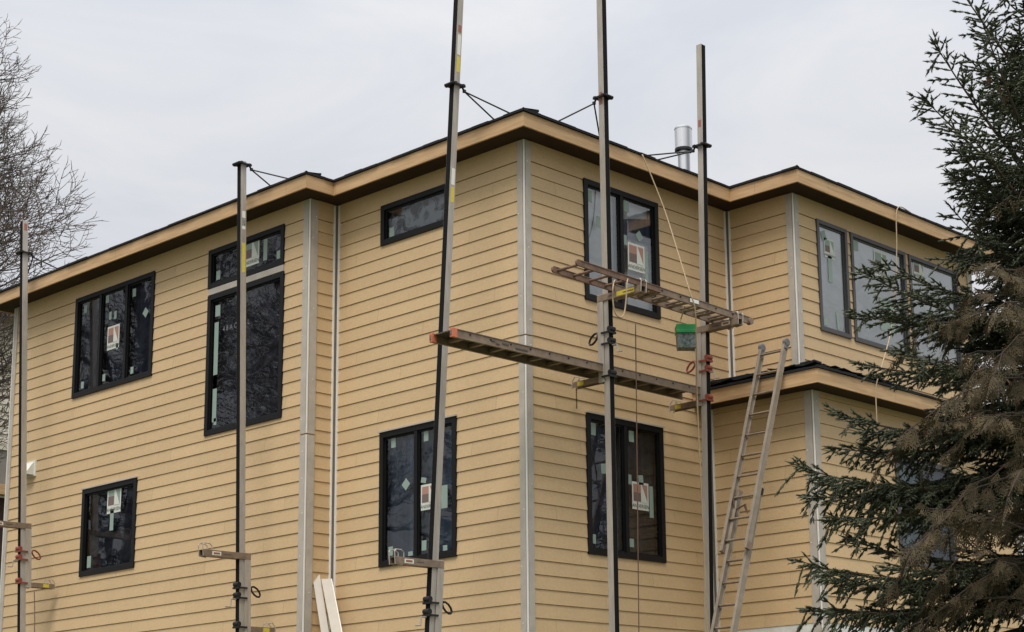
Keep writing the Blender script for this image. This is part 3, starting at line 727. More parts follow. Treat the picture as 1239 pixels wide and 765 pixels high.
for k_ in range(12):
    xx = ux0+.06+k_*.285
    mb = MB(); inner_ = .045 if xx > xm else .008
    a = (xx, un+inner_, uz_(xx)); b = (xx+(.0), uf-inner_, uz_(xx))
    mb.tube([a, b], .019, 8); 
    if xx > xm: mb.bar((xx+.07, un+.04, uz_(xx)-.02), (xx+.07, uf-.04, uz_(xx)-.02), .075, .012, side=(1, 0, 0))
    mb.build('rung', M_ALUR if xx < xm else M_ALUD, up)
mb = MB()
r4 = random.Random(4)
for k_ in range(9):
    xx = .95+r4.random()*.5; mb.box((xx, un+.05+r4.random()*.2, uz_(xx)+.02), (xx+r4.uniform(.04, .14), un+.1+r4.random()*.25, uz_(xx)+r4.uniform(.05, .09)), k_ % 3)
mb.build('spare_bracket', [M_ALUD, M_YEL, M_ALU], up)
mb = MB(); mb.box((1.75, un+.012, uz_(1.75)-.02), (1.93, un+.0135, uz_(1.75)+.03), 0); mb.build('decal', [M_LBLW], up)
# wide decal (yellow) on P4's upper arm and P4's lower arm
# rope slung over the ladder plank
def cord(name, pts, r, m, label, cat='rope', group=None):
    # smooth with catmull-rom
    P = [Vector(p) for p in pts]; out = []
    for i in range(len(P)-1):
        p0, p1, p2, p3 = P[max(i-1, 0)], P[i], P[i+1], P[min(i+2, len(P)-1)]
        for j in range(6):
            t_ = j/6; out.append(.5*((2*p1)+(-p0+p2)*t_+(2*p0-5*p1+4*p2-p3)*t_**2+(-p0+3*p1-3*p2+p3)*t_**3))
    out.append(P[-1]); mb = MB(); mb.tube(out, r, 6); o = mb.build(name, m, smooth=True); return tag(o, label, cat, group)
Yr = -1.30
cord('rope', [hy(744, 339, uf), hy(742, 345, Yr), hy(741.5, 362, Yr), hy(744, 378, Yr), hy(750, 384, Yr), hy(755, 380, Yr), hy(757.5, 363, Yr), hy(759, 340, Yr), hy(762, 336, -1.1)], .009, M_ROPE,
     'slack loop of beige rope hanging over the ladder plank beside the pole')
cord('rope', [hy(777, 187, -.42), hy(790, 218, -.52), hy(805, 257, -.68), hy(820, 305, -1.0), hy(833, 348, -1.28), hy(841, 375, -1.33), hy(842.5, 420, -1.2), hy(843.5, 480, -.98), hy(847, 560, -.9), hy(851, 640, -.85), hy(856, 765, -.83), hy(858, 800, -.83)], .009, M_ROPE,
     'long beige rope hanging from the roof edge down beside the inner corner pole')
p = hy(769, 392, -.9)
cord('rope', [p, hy(770, 480, -.9), hy(771.5, 620, -.9), hy(773, 765, -.9), hy(773.2, 830, -.9)], .007, M_ROPD, 'thin dark cord dropping from the ladder plank past the low right window')
cord('rope', [(6.62, YU-OV-.0, ZF+.05), (hy(1085.5, 253, YU-OV-.035)), (hy(1085, 300, YU-OV-.04)), (hy(1083, 350, YU-OV-.05)), (hy(1078, 400, YU-OV-.1)), (hy(1066, 446, YL-OL-.04)),
      hy(1060, 470, YL-OL-.04), hy(1061, 512, YL-OL-.04), hy(1062, 560, YL-OL-.03)], .009, M_ROPE, 'beige rope draped from the upper right eave over the lower eave, partly behind the spruce')
cord('rope', [at1(4.80)-X_*.19+Y_*.03, at1(4.4)-X_*.2+Y_*.03, at1(3.8)-X_*.19+Y_*.03, at1(3.2)-X_*.19+Y_*.03], .009, M_STKD, 'reddish cord hanging from the leftmost jack arm')
# chain on P4 lower arm
c0 = at4(6.62)-Y_*.56; mb = MB()
for i in range(10):
    c = c0+Vector((0, 0, -.05-.026*i)); s = Vector((.007, 0, 0)) if i % 2 else Vector((0, .007, 0))
    mb.tube([c-s+Vector((0,0,.014)), c-s-Vector((0,0,.014)), c+s-Vector((0,0,.014)), c+s+Vector((0,0,.014)), c-s+Vector((0,0,.014))], .0035, 5)
mb.build('chain', M_BLKM, eP4, bevel=0)

# plastic tub hanging from the plank
c = hy(830, 409, -.98); tw = .125
tub = empty('storage_tub', (c[0], c[1], c[2]-.16), 'small dark printed plastic tub with a green lid hung under the plank', 'tub')
mb = MB(); zt_, zb_ = c[2]+.055, c[2]-.155
vs = [(c[0]-tw*.94, c[1]-.09, zb_), (c[0]+tw*.94, c[1]-.09, zb_), (c[0]+tw*.94, c[1]+.09, zb_), (c[0]-tw*.94, c[1]+.09, zb_), (c[0]-tw, c[1]-.10, zt_), (c[0]+tw, c[1]-.10, zt_), (c[0]+tw, c[1]+.10, zt_), (c[0]-tw, c[1]+.10, zt_)]
mb.add(vs, [(0,3,2,1),(4,5,6,7),(0,1,5,4),(1,2,6,5),(2,3,7,6),(3,0,4,7)]); mb.build('tub_body', M_BKT, tub, bevel=.008)
mb = MB(); mb.box((c[0]-tw-.008, c[1]-.108, zt_+.001), (c[0]+tw+.008, c[1]+.108, zt_+.105)); mb.box((c[0]-tw-.004, c[1]-.118, zt_-.012), (c[0]+tw+.004, c[1]-.109, zt_+.03)); mb.box((c[0]-.05, c[1]-.05, zt_+.106), (c[0]+.09, c[1]+.05, zt_+.12)); mb.build('lid', M_GREEN, tub, bevel=.008)
mb = MB(); mb.tube([(c[0]-.1, c[1], zt_+.09), (c[0]-.06, c[1], zt_+.2), (c[0]-.02, un+.1, uz_(c[0])-.02)], .008, 6); mb.build('handle', M_ROPE, tub); tub.rotation_euler.z = R_(-44)

# ------------------------------------------------------------------ extension ladder on the lower eave
def ladder():
    M_ALU = mat('ladder_aluminium', (146, 134, 119), .55, metal=.25, var=.2, vscale=6, vdet=6)
    yL, yR = -1.19, -1.60
    tL, tR = hx(925, 424, 3.36), None
    top = Vector((3.36, 0, 7.345)); bot = Vector((2.04, 0, 3.48)); d = (top-bot).normalized()
    def Q(z, y, off=0.): q = bot+d*((z-bot.z)/d.z); return Vector((q.x, y, q.z))+n*off
    n = Vector((-d.z, 0, d.x))      # towards the viewer
    e = empty('extension_ladder', Q(GZ, (yL+yR)/2), 'aluminium extension ladder leaning on the lower eave beside the spruce', 'ladder')
    z1 = hx(876, 672, 2.45)[2]; z2 = hx(926, 593, 2.75)[2]
    # base section behind, fly section in front
    for (y, s) in ((yL-.035, 1), (yR+.035, -1)):
        mb = MB(); a, b = Q(GZ+.02, y), Q(z2, y)
        mb.bar(a, b, .018, .096, side=(0, 1, 0)); 
        for o in (-.041, .041): mb.bar(a+n*o+Vector((0, -s*.010, 0)), b+n*o+Vector((0, -s*.010, 0)), .042, .009, side=(0, 1, 0))
        mb.build('base_rail', M_ALU, e)
        mb = MB(); mb.bar(a-Vector((0,0,.02)), a+d*.12, .05, .09, side=(0, 1, 0)); mb.build('foot', M_RUB, e)
        mb = MB(); c = Q(z2, y); mb.bar(c-d*.06, c+d*.03, .045, .10, side=(0, 1, 0)); mb.build('bracket', M_BLKM if s < 0 else M_ALUD, e)
    for (y, s) in ((yL, 1), (yR, -1)):
        mb = MB(); a, b = Q(z1, y, .075), Q(7.32, y, .05)
        mb.bar(a, b, .018, .092, side=(0, 1, 0))
        for o in (-.038, .038): mb.bar(a+n*o+Vector((0, -s*.010, 0)), b+n*o+Vector((0, -s*.010, 0)), .044, .009, side=(0, 1, 0))
        mb.build('fly_rail', M_ALU, e)
        mb = MB(); c = b+d*.04; mb.tube([c-Vector((0, .028, 0)), c-Vector((0, .024, 0)), c+Vector((0, .024, 0)), c+Vector((0, .028, 0))], [.04, .055, .055, .04], 14)
        mb.bar(c-d*.10, c, .045, .06, side=(0, 1, 0)); mb.build('end_cap', mat('grey_rubber', (104, 104, 104), .8, var=.2, vscale=40), e)
        mb = MB(); c = Q(z1+.04, y, .075); mb.bar(c-d*.05, c+d*.05, .04, .09, side=(0, 1, 0)); mb.build('rung_lock', M_ALUD, e)
    ys = [425+x for x in ()]
    z = 7.27-.03
    while z > z1+.02:
        mb = MB(); mb.tube([Q(z, yL, .06), Q(z, yR, .06)], .0165, 8); mb.build('rung', M_ALUD, e); z -= .305*d.z
    z = z1-.10
    while z > GZ+.2:
        mb = MB(); mb.tube([Q(z, yL-.035), Q(z, yR+.035)], .0165, 8); mb.build('rung', M_ALUD, e); z -= .305*d.z
    mb = MB(); c = Q(z1+.62, (yL*.7+yR*.3), .05)
    mb.tube([c+Vector((0, .1, .1)), c+Vector((0, .08, -.08)), c+Vector((0, .10, -.25)), c+Vector((0, .06, -.05)), c+Vector((0, -.1, -.0)), c+Vector((0, -.12, -.12)), c+Vector((0, -.08, -.02))], .012, 6); mb.build('pull_rope', M_ROPD, e)
ladder()

# trim boards leaning in the inside corner of the wing
for (pt, pb, w_, lab, nm) in (((381, 688, -.25), (393, 765, -.42), .10, 'pale primed trim board, left of two leaning in the wing corner', 0), ((394.5, 701, -.22), (407, 765, -.40), .13, 'pale primed trim board, right of two leaning in the wing corner, with a white edge', 1)):
    a = Vector(hx(pt[0], pt[1], pt[2])); b = Vector(hx(pb[0], pb[1], pb[2])); d = (b-a).normalized(); b = a+d*((a.z-GZ)/-d.z)
    mb = MB(); mb.bar(a, b, w_, .022, side=(1, -.6, 0))
    sd = Vector((1, -.6, 0)).normalized()
    if nm: mb.bar(a+sd*(w_/2+.006), b+sd*(w_/2+.006), .012, .026, side=(1, -.6, 0), mi=1)
    tag(mb.build('trim_board', [mat('primed_board', (186, 178, 166), .7, var=.05), M_WHITE]), lab, 'trim board', 'trim boards leaning in the wing corner')

# ------------------------------------------------------------------ ground
def gz_at(x, y):
    s = (x+y)/math.sqrt(2); t = min(1, max(0, (s+17)/11)); t = t*t*(3-2*t)
    return t*GZ
mb = MB(); n = 90; xs = []
for i in range(n+1):
    t = i/n*2-1; xs.append(math.copysign(abs(t)**2.6*900, t))
for j in range(n+1):
    for i in range(n+1):
        x, y = xs[i]-6, xs[j]-6; mb.v.append((x, y, gz_at(x, y)))
for j in range(n):
    for i in range(n):
        a = j*(n+1)+i; mb.f.append((a, a+1, a+n+2, a+n+1)); mb.m.append(0)
g = mb.build('ground', mat('muddy_grass', (92, 84, 62), .95, col2=(78, 92, 52), vscale=1.2, bump=.6, bscale=14), smooth=True); tag(g, kind='structure')
mb = MB(); u_ = Vector((1, -1, 0)).normalized(); v_ = Vector((1, 1, 0)).normalized()
for k_ in range(40):
    a0, a1 = -100+k_*5, -95+k_*5
    p = [v_*(-27)+u_*a0, v_*(-27)+u_*a1, v_*(-18)+u_*a1, v_*(-18)+u_*a0]
    mb.quad(*[(q.x, q.y, .012) for q in p])
tag(mb.build('road', mat('asphalt', (66, 66, 68), .9, var=.2, vscale=20, bump=.3)), kind='structure')

# ------------------------------------------------------------------ neighbour house beyond the wing
nh = empty('neighbour_house', (4, 26, GZ), 'pale sided neighbouring house with brown shingle roof behind the bare tree', 'house')
D = 44
def nb(px, py, D=44): return hd(px, py, D)
M_NW = mat('cream_siding', (206, 200, 182), .7, var=.05); M_NG = mat('grey_panel', (128, 124, 116), .7, var=.08); M_NR = mat('brown_shingle', (98, 86, 78), .95, var=.3, vscale=5, bump=.4)
ny = nb(0, 500)[1]; nxr = nb(90, 500)[0]; nxl = nxr-9
zz0 = nb(0, 535)[2]; zt1 = nb(0, 372)[2]; zg0 = nb(0, 590)[2]
Wn = Wall('y', ny, -1)
mb = MB()
z = zz0
while z < zt1:
    h_ = .19; mb.quad(Wn.P(nxl, z, .035), Wn.P(nxr, z, .035), Wn.P(nxr, z+h_-.012, .01), Wn.P(nxl, z+h_-.012, .01)); mb.quad(Wn.P(nxl, z, -.01), Wn.P(nxr, z, -.01), Wn.P(nxr, z, .035), Wn.P(nxl, z, .035))
    mb.quad(Wn.P(nxl, z+h_-.012, -.01), Wn.P(nxr, z+h_-.012, -.01), Wn.P(nxr, z+h_, -.01), Wn.P(nxl, z+h_, -.01)); z += h_
mb.box((nxr-.02, ny+.01, GZ-.3), (nxr, ny+9, zt1)); mb.build('wall', M_NW, nh)
mb = MB(); Wn.box(mb, nxl, nxr, zz0-.22, zz0-.004, -.02, .06); mb.build('band_board', M_NW, nh)
mb = MB(); Wn.box(mb, nxl, nxr, zg0, zz0-.224, -.02, .02); mb.build('panel_wall', M_NG, nh)
mb = MB(); Wn.box(mb, nxl, nxr, zg0-.26, zg0-.004, -.02, .25); mb.build('porch_fascia', M_FASC, nh)
mb = MB(); Wn.box(mb, nxl, nxr, GZ-.3, zg0-.264, -.3, -.2); mb.build('porch_wall', mat('maroon_wall', (62, 42, 38), .8, var=.2), nh)
# roof
ra = Vector(nb(-200, 238)); rb = Vector(nb(20, 318)); rc = Vector(nb(78, 345)); ze = zt1
mb = MB(); ry = ny+4.5; zp = nb(0, 318)[2]+.6
mb.quad((nxl-.5, ny-.5, ze-.05), (nxr+.5, ny-.5, ze-.05), (nxr+.5, ry, zp), (nxl-.5, ry, zp)); mb.quad((nxl-.5, ny-.5, ze-.22), (nxr+.5, ny-.5, ze-.22), (nxr+.5, ry, zp-.17), (nxl-.5, ry, zp-.17))
mb.quad((nxl-.5, ry, zp), (nxr+.5, ry, zp), (nxr+.5, ry+5, ze-.05), (nxl-.5, ry+5, ze-.05)); mb.quad((nxr+.5, ny-.5, ze-.22), (nxr+.5, ny-.5, ze-.05), (nxr+.5, ry, zp), (nxr+.5, ry, zp-.17)); mb.quad((nxl-.5, ny-.5, ze-.22), (nxr+.5, ny-.5, ze-.22), (nxr+.5, ny-.5, ze-.05), (nxl-.5, ny-.5, ze-.05))
mb.add([(nxr, ny, ze-.1), (nxr, ny+9, ze-.1), (nxr, ry, zp-.2)], [(0, 1, 2)])
mb.build('roof', M_NR, nh)

# ------------------------------------------------------------------ bare tree at the left
def bare_tree():
    base = hd(-100, 700, 36); base = Vector((base[0], base[1], gz_at(base[0], base[1])))
    e = empty('bare_tree', base, 'leafless grey tree with fine twigs at the left edge behind the house', 'tree')
    r = random.Random(21); trunk = MB(); tw = MB()
    def grow(p, d, L_, rad, lev, first=None):
        n = [8, 6, 5, 4, 3, 3][lev]; pts = [p]; rr = [rad]; kids = []
        for i in range(n):
            wob = .05 if lev == 0 else .15
            d = (d+Vector((r.gauss(0, wob), r.gauss(0, wob), r.gauss(.03, .08)))).normalized(); p = p+d*L_/n; pts.append(p); rr.append(rad*(1-.6*(i+1)/n))
            kids.append((p.copy(), d.copy(), rr[-1]))
        (trunk if lev == 0 else tw).tube(pts, rr, [10, 7, 5, 4, 3, 3][lev], caps=False)
        if lev >= 5: return
        m = [24, 8, 6, 4, 2][lev]
        for k_ in range(m):
            f = (.36 if lev == 0 else .22)+(1-(.36 if lev == 0 else .22))*(k_+1)/m
            q, dd, rq = kids[min(n-1, int(f*n-.01))]
            az = k_*2.4+r.uniform(-.4, .4); ax = Vector((math.cos(az), math.sin(az), r.uniform(-.1, .2))); ax = (ax-dd*ax.dot(dd)).normalized()
            sp = r.uniform(.65, 1.05) if k_ < m-1 else r.uniform(.05, .3)
            if lev == 0: sp = r.uniform(.75, 1.15)*(1-.35*f)
            nd = (dd*math.cos(sp)+ax*math.sin(sp)+Vector((0, 0, .12 if lev else .0))).normalized()
            ln = L_*r.uniform(.46, .66) if lev else L_*r.uniform(.125, .16)*(1.15-.35*f)
            grow(q, nd, ln, max(.0085, rq*r.uniform(.58, .80)), lev+1)
    grow(base, Vector((.01, .0, 1)), 13.4, .24, 0)
    for (p0, p1, L_, rad) in (((-90, 450), (62, 300), 2.5, .060), ((-92, 400), (40, 262), 2.3, .05), ((-92, 520), (0, 430), 1.9, .05), ((-95, 600), (0, 500), 1.7, .045), ((-95, 330), (30, 250), 2.0, .045)):
        a, b = Vector(hd(*p0, 36)), Vector(hd(*p1, 35.6)); grow(a, (b-a).normalized(), L_, rad, 1)
    m1 = mat('bare_bark', (52, 43, 38), .9, var=.3, vscale=6, col2=(92, 80, 72))
    trunk.build('trunk', m1, e, smooth=True); tw.build('crown', m1, e)
    print('bare faces', len(tw.f))
bare_tree()

# ------------------------------------------------------------------ conifers at the right
RIGHTV = Vector((RT[0], RT[1], 0)).normalized(); FWDV = Vector((F[0], F[1], 0)).normalized()
def tri_mesh(name, V, mats, e, origin):
    V = V.reshape(-1, 3)-np.array(origin); nf = len(V)//3
    me = bpy.data.meshes.new(name); me.vertices.add(len(V)); me.vertices.foreach_set('co', V.astype(np.float32).ravel())
    me.loops.add(len(V)); me.loops.foreach_set('vertex_index', np.arange(len(V), dtype=np.int32))
    me.polygons.add(nf); me.polygons.foreach_set('loop_start', np.arange(0, len(V), 3, dtype=np.int32)); me.polygons.foreach_set('loop_total', np.full(nf, 3, dtype=np.int32))
    for m in mats: me.materials.append(m)
    me.update(calc_edges=True)
    o = bpy.data.objects.new(name, me); COL.objects.link(o); o.parent = e; return o
def needles(sel, nn, nl, nw, spread, rg, core=0):
    P = np.array([tuple(s[0]) for s in sel]); Dv = np.array([tuple(s[1]) for s in sel]); Ln = np.array([s[2] for s in sel])
    N_ = len(sel); ref = np.tile([0, 0, 1.], (N_, 1)); ref[np.abs(Dv[:, 2]) > .9] = [1, 0, 0]
    A = np.cross(Dv, ref); A /= np.linalg.norm(A, axis=1)[:, None]; B = np.cross(Dv, A); V = []
    for k_ in range(nn):
        t = (k_+.1+rg.random(N_)*.6)/nn; ang = k_*2.4+rg.random(N_)*.8
        base = P+Dv*(Ln*t)[:, None]; rd = A*np.cos(ang)[:, None]+B*np.sin(ang)[:, None]
        sp = spread*(1.15-.55*t)[:, None]
        nd = Dv*np.cos(sp)+rd*np.sin(sp)+rg.normal(0, .10, (N_, 3)); nd /= np.linalg.norm(nd, axis=1)[:, None]
        wv = np.cross(nd, rd); wv /= (np.linalg.norm(wv, axis=1)[:, None]+1e-9)
        l = nl*rg.uniform(.8, 1.15, N_)[:, None]
        V.append(np.stack([base-wv*nw/2, base+wv*nw/2, base+nd*l], 1))
    # leafy core of each shoot
    if core:
        prev = None
        for k_ in range(4):
            a0, a1 = k_*math.pi/2, (k_+1)*math.pi/2
            r0 = A*math.cos(a0)+B*math.sin(a0); r1 = A*math.cos(a1)+B*math.sin(a1); m = P+Dv*(Ln*.45)[:, None]; tip = P+Dv*(Ln*1.08)[:, None]
            V.append(np.stack([P, m+r0*core, m+r1*core], 1)); V.append(np.stack([m+r0*core, tip, m+r1*core], 1))
    return np.concatenate(V, 0)

def spruce():
    rg = np.random.default_rng(11); r = random.Random(5)
    TD = 13.4
    c = hd(1296, 600, TD); bx, by = c[0], c[1]; gz = gz_at(bx, by); H = 11.6
    e = empty('spruce_tree', (bx, by, gz), 'dark green spruce with stubby upturned shoots, covering the right end of the tan house', 'tree')
    mb = MB(); n = 14; pts = []; rr = []
    for i in range(n+1):
        t = i/n; pts.append((bx+.03*math.sin(i*1.3), by+.03*math.cos(i*1.7), gz-.1+(H-gz+.1)*t)); rr.append(.12*(1-t)+.012)
    mb.tube(pts, rr, 10); mb.build('trunk', mat('spruce_bark', (72, 58, 48), .95, var=.35, vscale=14, bump=.5), e, smooth=True)
    axes = MB(); S = []; CONES = []
    def twig(p, d, L_, sag=-.04, up=0):
        k_ = max(1, int(L_/.05)); q = p.copy(); dd = d.copy(); q0 = p.copy()
        for i in range(k_):
            dd = (dd+Vector((0, 0, sag+up*i/k_))+Vector((r.gauss(0, .06), r.gauss(0, .06), r.gauss(0, .05)))).normalized()
            q0 = q.copy(); q = q+dd*(L_/k_)
            S.append((q0, dd.copy(), L_/k_+.015))
            sv = dd.cross(Vector((0, 0, 1))); sv = sv.normalized() if sv.length > .1 else Vector((1, 0, 0))
            for sg in (-1, 1):
                if r.random() < .70:
                    a = r.uniform(.55, .95); sd = (dd*math.cos(a)+sv*(sg*math.sin(a))+Vector((0, 0, r.uniform(-.35, .15)))).normalized()
                    S.append((q.copy(), sd, r.uniform(.045, .085)*(1-.35*i/k_)))
        S.append((q.copy(), dd.copy(), .06))
    def branch(p0, az, L_, rise, up, dens=1., hang=.55):
        dh = Vector((math.cos(az), math.sin(az), 0)); nn = 12; pts = []
        wob = r.uniform(-.12, .12); sidev = Vector((-dh.y, dh.x, 0))
        for i in range(nn+1):
            t = i/nn; pts.append(p0+dh*(L_*t)+Vector((0, 0, L_*(rise*t+up*t*t)))+sidev*(wob*L_*t*t))
        axes.tube(pts, [max(.004, .018*L_**.6*(1-i/nn)+.003) for i in range(nn+1)], 5, caps=False)
        def P(t): x = t*nn; i = min(nn-1, int(x)); return pts[i].lerp(pts[i+1], x-i), (pts[i+1]-pts[i]).normalized()
        s = .10*L_
        while s < L_:
            t = s/L_; p, d = P(t); sv = d.cross(Vector((0, 0, 1))).normalized()
            for sg in (-1, 1):
                if r.random() > .92*dens: continue
                tl = (min(.40, .40*(1-t)*L_**.8+.08))*r.uniform(.5, 1.2)
                a = r.uniform(.7, 1.0); td = (d*math.cos(a)+sv*(sg*math.sin(a))+Vector((0, 0, r.uniform(-.35, .15)))).normalized()
                twig(p, td, tl)
            if r.random() < hang: twig(p, (d*.6+Vector((0, 0, r.uniform(-1.3, -.5)))+sv*r.uniform(-.6, .6)).normalized(), r.uniform(.10, .26 if hang < .8 else .42)*(1.1-.5*t), -.08)
            if r.random() < .30: twig(p, (d+Vector((0, 0, r.uniform(.3, .9)))+sv*r.uniform(-.5, .5)).normalized(), r.uniform(.06, .13))
            s += r.uniform(.045, .072)
        p, d = P(1.0); S.append((p, d, .09)); twig(P(.93)[0], d, .12)
        if p0.z > 6.2 and r.random() < .35:
            for q_ in (.5, .7, .85): CONES.append(P(q_)[0]+Vector((r.uniform(-.05, .05), r.uniform(-.05, .05), -.03)))
    # limbs that make the outline: tip pixel, depth change, mean slope from trunk to tip, curvature, hang
    tips = [(1128, 56, .1, .85, .25, .15), (1129, 118, -.3, .42, .2, .2), (1165, -20, .3, .9, .2, .15), (1190, 20, -.4, .75, .2, .2), (1176, 78, .5, .5, .2, .3), (1148, 218, .3, .55, .25, .2), (1140, 258, -.2, .30, .3, .35),
            (1160, 180, -.1, .6, .2, .3), (1190, 268, .2, .3, .2, .4), (1185, 140, -.5, .5, .2, .4),
            (1033, 332, -.35, .16, .22, .25), (1065, 318, .3, .28, .25, .3), (1078, 372, .1, .05, .25, .4), (1035, 378, -.1, .02, .2, .3), (1040, 438, .25, .02, .28, .35), (1072, 430, -.5, -.05, .3, .6),
            (1012, 498, -.1, .02, .35, .6), (1045, 525, .3, -.08, .3, .8), (1010, 540, .1, -.10, .3, .7), (967, 560, -.25, -.02, .42, .9), (978, 600, .15, -.16, .3, .9), (1010, 625, -.4, -.22, .25, .95), (1050, 600, .4, -.2, .25, .9), (1000, 588, .4, -.1, .25, .9),
            (970, 684, -.1, .0, .30, .9), (1030, 655, .3, .08, .35, .4), (1000, 700, -.35, -.05, .28, .95), (980, 740, .2, -.12, .25, .95), (1020, 735, -.5, -.1, .25, .95), (1005, 780, .1, -.1, .25, .9), (975, 815, .0, -.1, .25, .9), (1060, 690, -.6, -.1, .2, .9)]
    for (px, py, dd, mean, up, hang) in tips:
        tip = Vector(hd(px, py, TD+dd)); h = Vector((tip.x-bx, tip.y-by, 0)); L_ = h.length; az = math.atan2(h.y, h.x)
        branch(Vector((bx, by, tip.z-L_*mean)), az, L_, mean-up, up, 1.0, hang)
    z = gz+.5
    while z < H-.25:
        Rm = 2.1*((H-z)/(H-gz))**.85; a0 = r.random()*6.28
        for k_ in range(6):
            az = a0+k_*2*math.pi/6+r.uniform(-.3, .3)
            dh = Vector((math.cos(az), math.sin(az), 0)); lf = -dh.dot(RIGHTV)
            L_ = Rm*r.uniform(.62, 1.0)
            if lf > .35: L_ *= (.60 if z < 6.2 else .42)
            if z > 6.2 and r.random() < .5: continue
            if lf < -.6 and r.random() < .5: continue
            if dh.dot(FWDV) > .5 and r.random() < .4: continue
            branch(Vector((bx, by, z+r.uniform(-.06, .06))), az, L_, r.uniform(-.30, -.05) if z < 6.5 else r.uniform(.1, .45), r.uniform(.08, .3), .9)
        z += r.uniform(.20, .28)
    axes.build('branch', mat('spruce_twig', (78, 66, 55), .95, var=.3, vscale=20), e)
    V = needles(S, 14, .022, .0075, .85, rg, .0095)
    tri_mesh('crown', V, [mat('spruce_needles', (36, 42, 31), .6, col2=(92, 98, 72), vscale=6, spec=.3, vdet=7)], e, (bx, by, gz))
    for p in CONES:
        mb = MB(); k_ = [(0, .006), (.02, .017), (.05, .020), (.08, .014), (.10, .004)]
        mb.tube([p-Vector((0, 0, a)) for a, _ in k_], [b for _, b in k_], 8); mb.build('cone', mat('spruce_cone', (96, 72, 54), .9, var=.3, vscale=60) if 'spruce_cone' not in bpy.data.materials else bpy.data.materials['spruce_cone'], e)
spruce()

def cedar():
    """olive-brown scale-leaved conifer standing in front of the spruce: flat drooping sprays"""
    rg = np.random.default_rng(3); r = random.Random(9); TD = 12.3
    c = hd(1292, 600, TD); bx, by = c[0], c[1]; gz = gz_at(bx, by); H = 6.2
    e = empty('cedar_tree', (bx, by, gz), 'smaller olive brown cedar with drooping flat sprays in front of the dark spruce', 'tree')
    mb = MB(); pts = [(bx+.04*math.sin(i*1.1), by+.04*math.cos(i*1.9), gz-.1+(H-gz)*i/10) for i in range(11)]
    mb.tube(pts, [.10*(1-i/10)+.01 for i in range(11)], 9); bark = mat('cedar_bark', (70, 58, 49), .95, var=.3, vscale=14, bump=.5); mb.build('trunk', bark, e, smooth=True)
    axes = MB(); T = []
    def blade(p, q, w_, nrm):
        d = q-p; s = d.cross(nrm); s = s.normalized()*w_/2 if s.length > 1e-6 else Vector((w_/2, 0, 0)); m = p.lerp(q, .55)
        T.append((p, m+s*1.1, q)); T.append((p, q, m-s*1.1))
    def spray(p, d, L_, nrm):
        """flat fern-like spray in the plane whose normal is nrm"""
        k_ = max(3, int(L_/.022)); q = p.copy(); dd = d.copy()
        for i in range(k_):
            dd = (dd+Vector((0, 0, -.07))+Vector((r.gauss(0, .03), r.gauss(0, .03), 0))).normalized(); q2 = q+dd*(L_/k_); blade(q, q2+dd*.006, .006, nrm)
            sv = dd.cross(nrm).normalized(); t = i/k_
            for sg in (-1, 1):
                l2 = L_*.48*(1-t)**.8*r.uniform(.6, 1.1)+.018; a = r.uniform(.6, .85); d2 = (dd*math.cos(a)+sv*sg*math.sin(a)+Vector((0, 0, -.12))).normalized()
                m_ = max(1, int(l2/.026)); u = q2.copy()
                for j in range(m_):
                    d2 = (d2+Vector((0, 0, -.08))).normalized(); u2 = u+d2*(l2/m_); blade(u, u2+d2*.008, .0085, nrm)
                    s2 = d2.cross(nrm).normalized()
                    for g2 in (-1, 1):
                        d3 = (d2*.75+s2*g2*.65).normalized(); blade(u2, u2+d3*r.uniform(.016, .034), .0075, nrm)
                    u = u2
            q = q2
    def branch(p0, az, L_, rise, drop):
        dh = Vector((math.cos(az), math.sin(az), 0)); nn = 9; sidev = Vector((-dh.y, dh.x, 0)); wob = r.uniform(-.15, .15)
        pts = [p0+dh*(L_*i/nn)+Vector((0, 0, L_*(rise*i/nn-drop*(i/nn)**2)))+sidev*wob*L_*(i/nn)**2+Vector((r.gauss(0, .012), r.gauss(0, .012), r.gauss(0, .015))) for i in range(nn+1)]
        axes.tube(pts, [.007*(1-i/nn)+.003 for i in range(nn+1)], 5, caps=False)
        s = .22*L_
        while s < L_:
            x = s/L_*nn; i = min(nn-1, int(x)); p = pts[i].lerp(pts[i+1], x-i); d = (pts[i+1]-pts[i]).normalized(); sv = d.cross(Vector((0, 0, 1))).normalized()
            for sg in (-1, 1):
                if r.random() < .8:
                    a = r.uniform(.4, 1.2); td = (d*math.cos(a)+sv*sg*math.sin(a)+Vector((0, 0, r.uniform(-1.4, .1)))).normalized()
                    nrm = (Vector((r.gauss(0, .5), r.gauss(0, .5), 1))).normalized() if r.random() < .4 else (-FWDV+Vector((r.gauss(0, .5), r.gauss(0, .5), r.gauss(.3, .4)))).normalized()
                    spray(p, td, r.uniform(.08, .20)*(1.15-.4*s/L_), nrm)
            s += r.uniform(.06, .10)
        spray(pts[-1], (pts[-1]-pts[-2]).normalized(), .22, Vector((0, .3, 1)).normalized())
    z = gz+.5
    while z < H-.15:
        f = (H-z)/(H-gz); Rm = 1.30*(1-(1-f)**2.6)+.18
        for k_ in range(5):
            az = r.random()*6.28; dh = Vector((math.cos(az), math.sin(az), 0))
            if dh.dot(FWDV) > .55: continue
            branch(Vector((bx, by, z+r.uniform(-.1, .1))), az, Rm*r.uniform(.65, 1.05), r.uniform(-.1, .8), r.uniform(.2, .8))
        z += r.uniform(.16, .22)
    axes.build('branch', bark, e)
    V = np.array([[tuple(v) for v in t] for t in T]); print('cedar tris', len(V))
    tri_mesh('crown', V, [mat('cedar_sprays', (38, 38, 27), .8, col2=(96, 82, 59), vscale=9, spec=.2, vdet=7)], e, (bx, by, gz))
cedar()

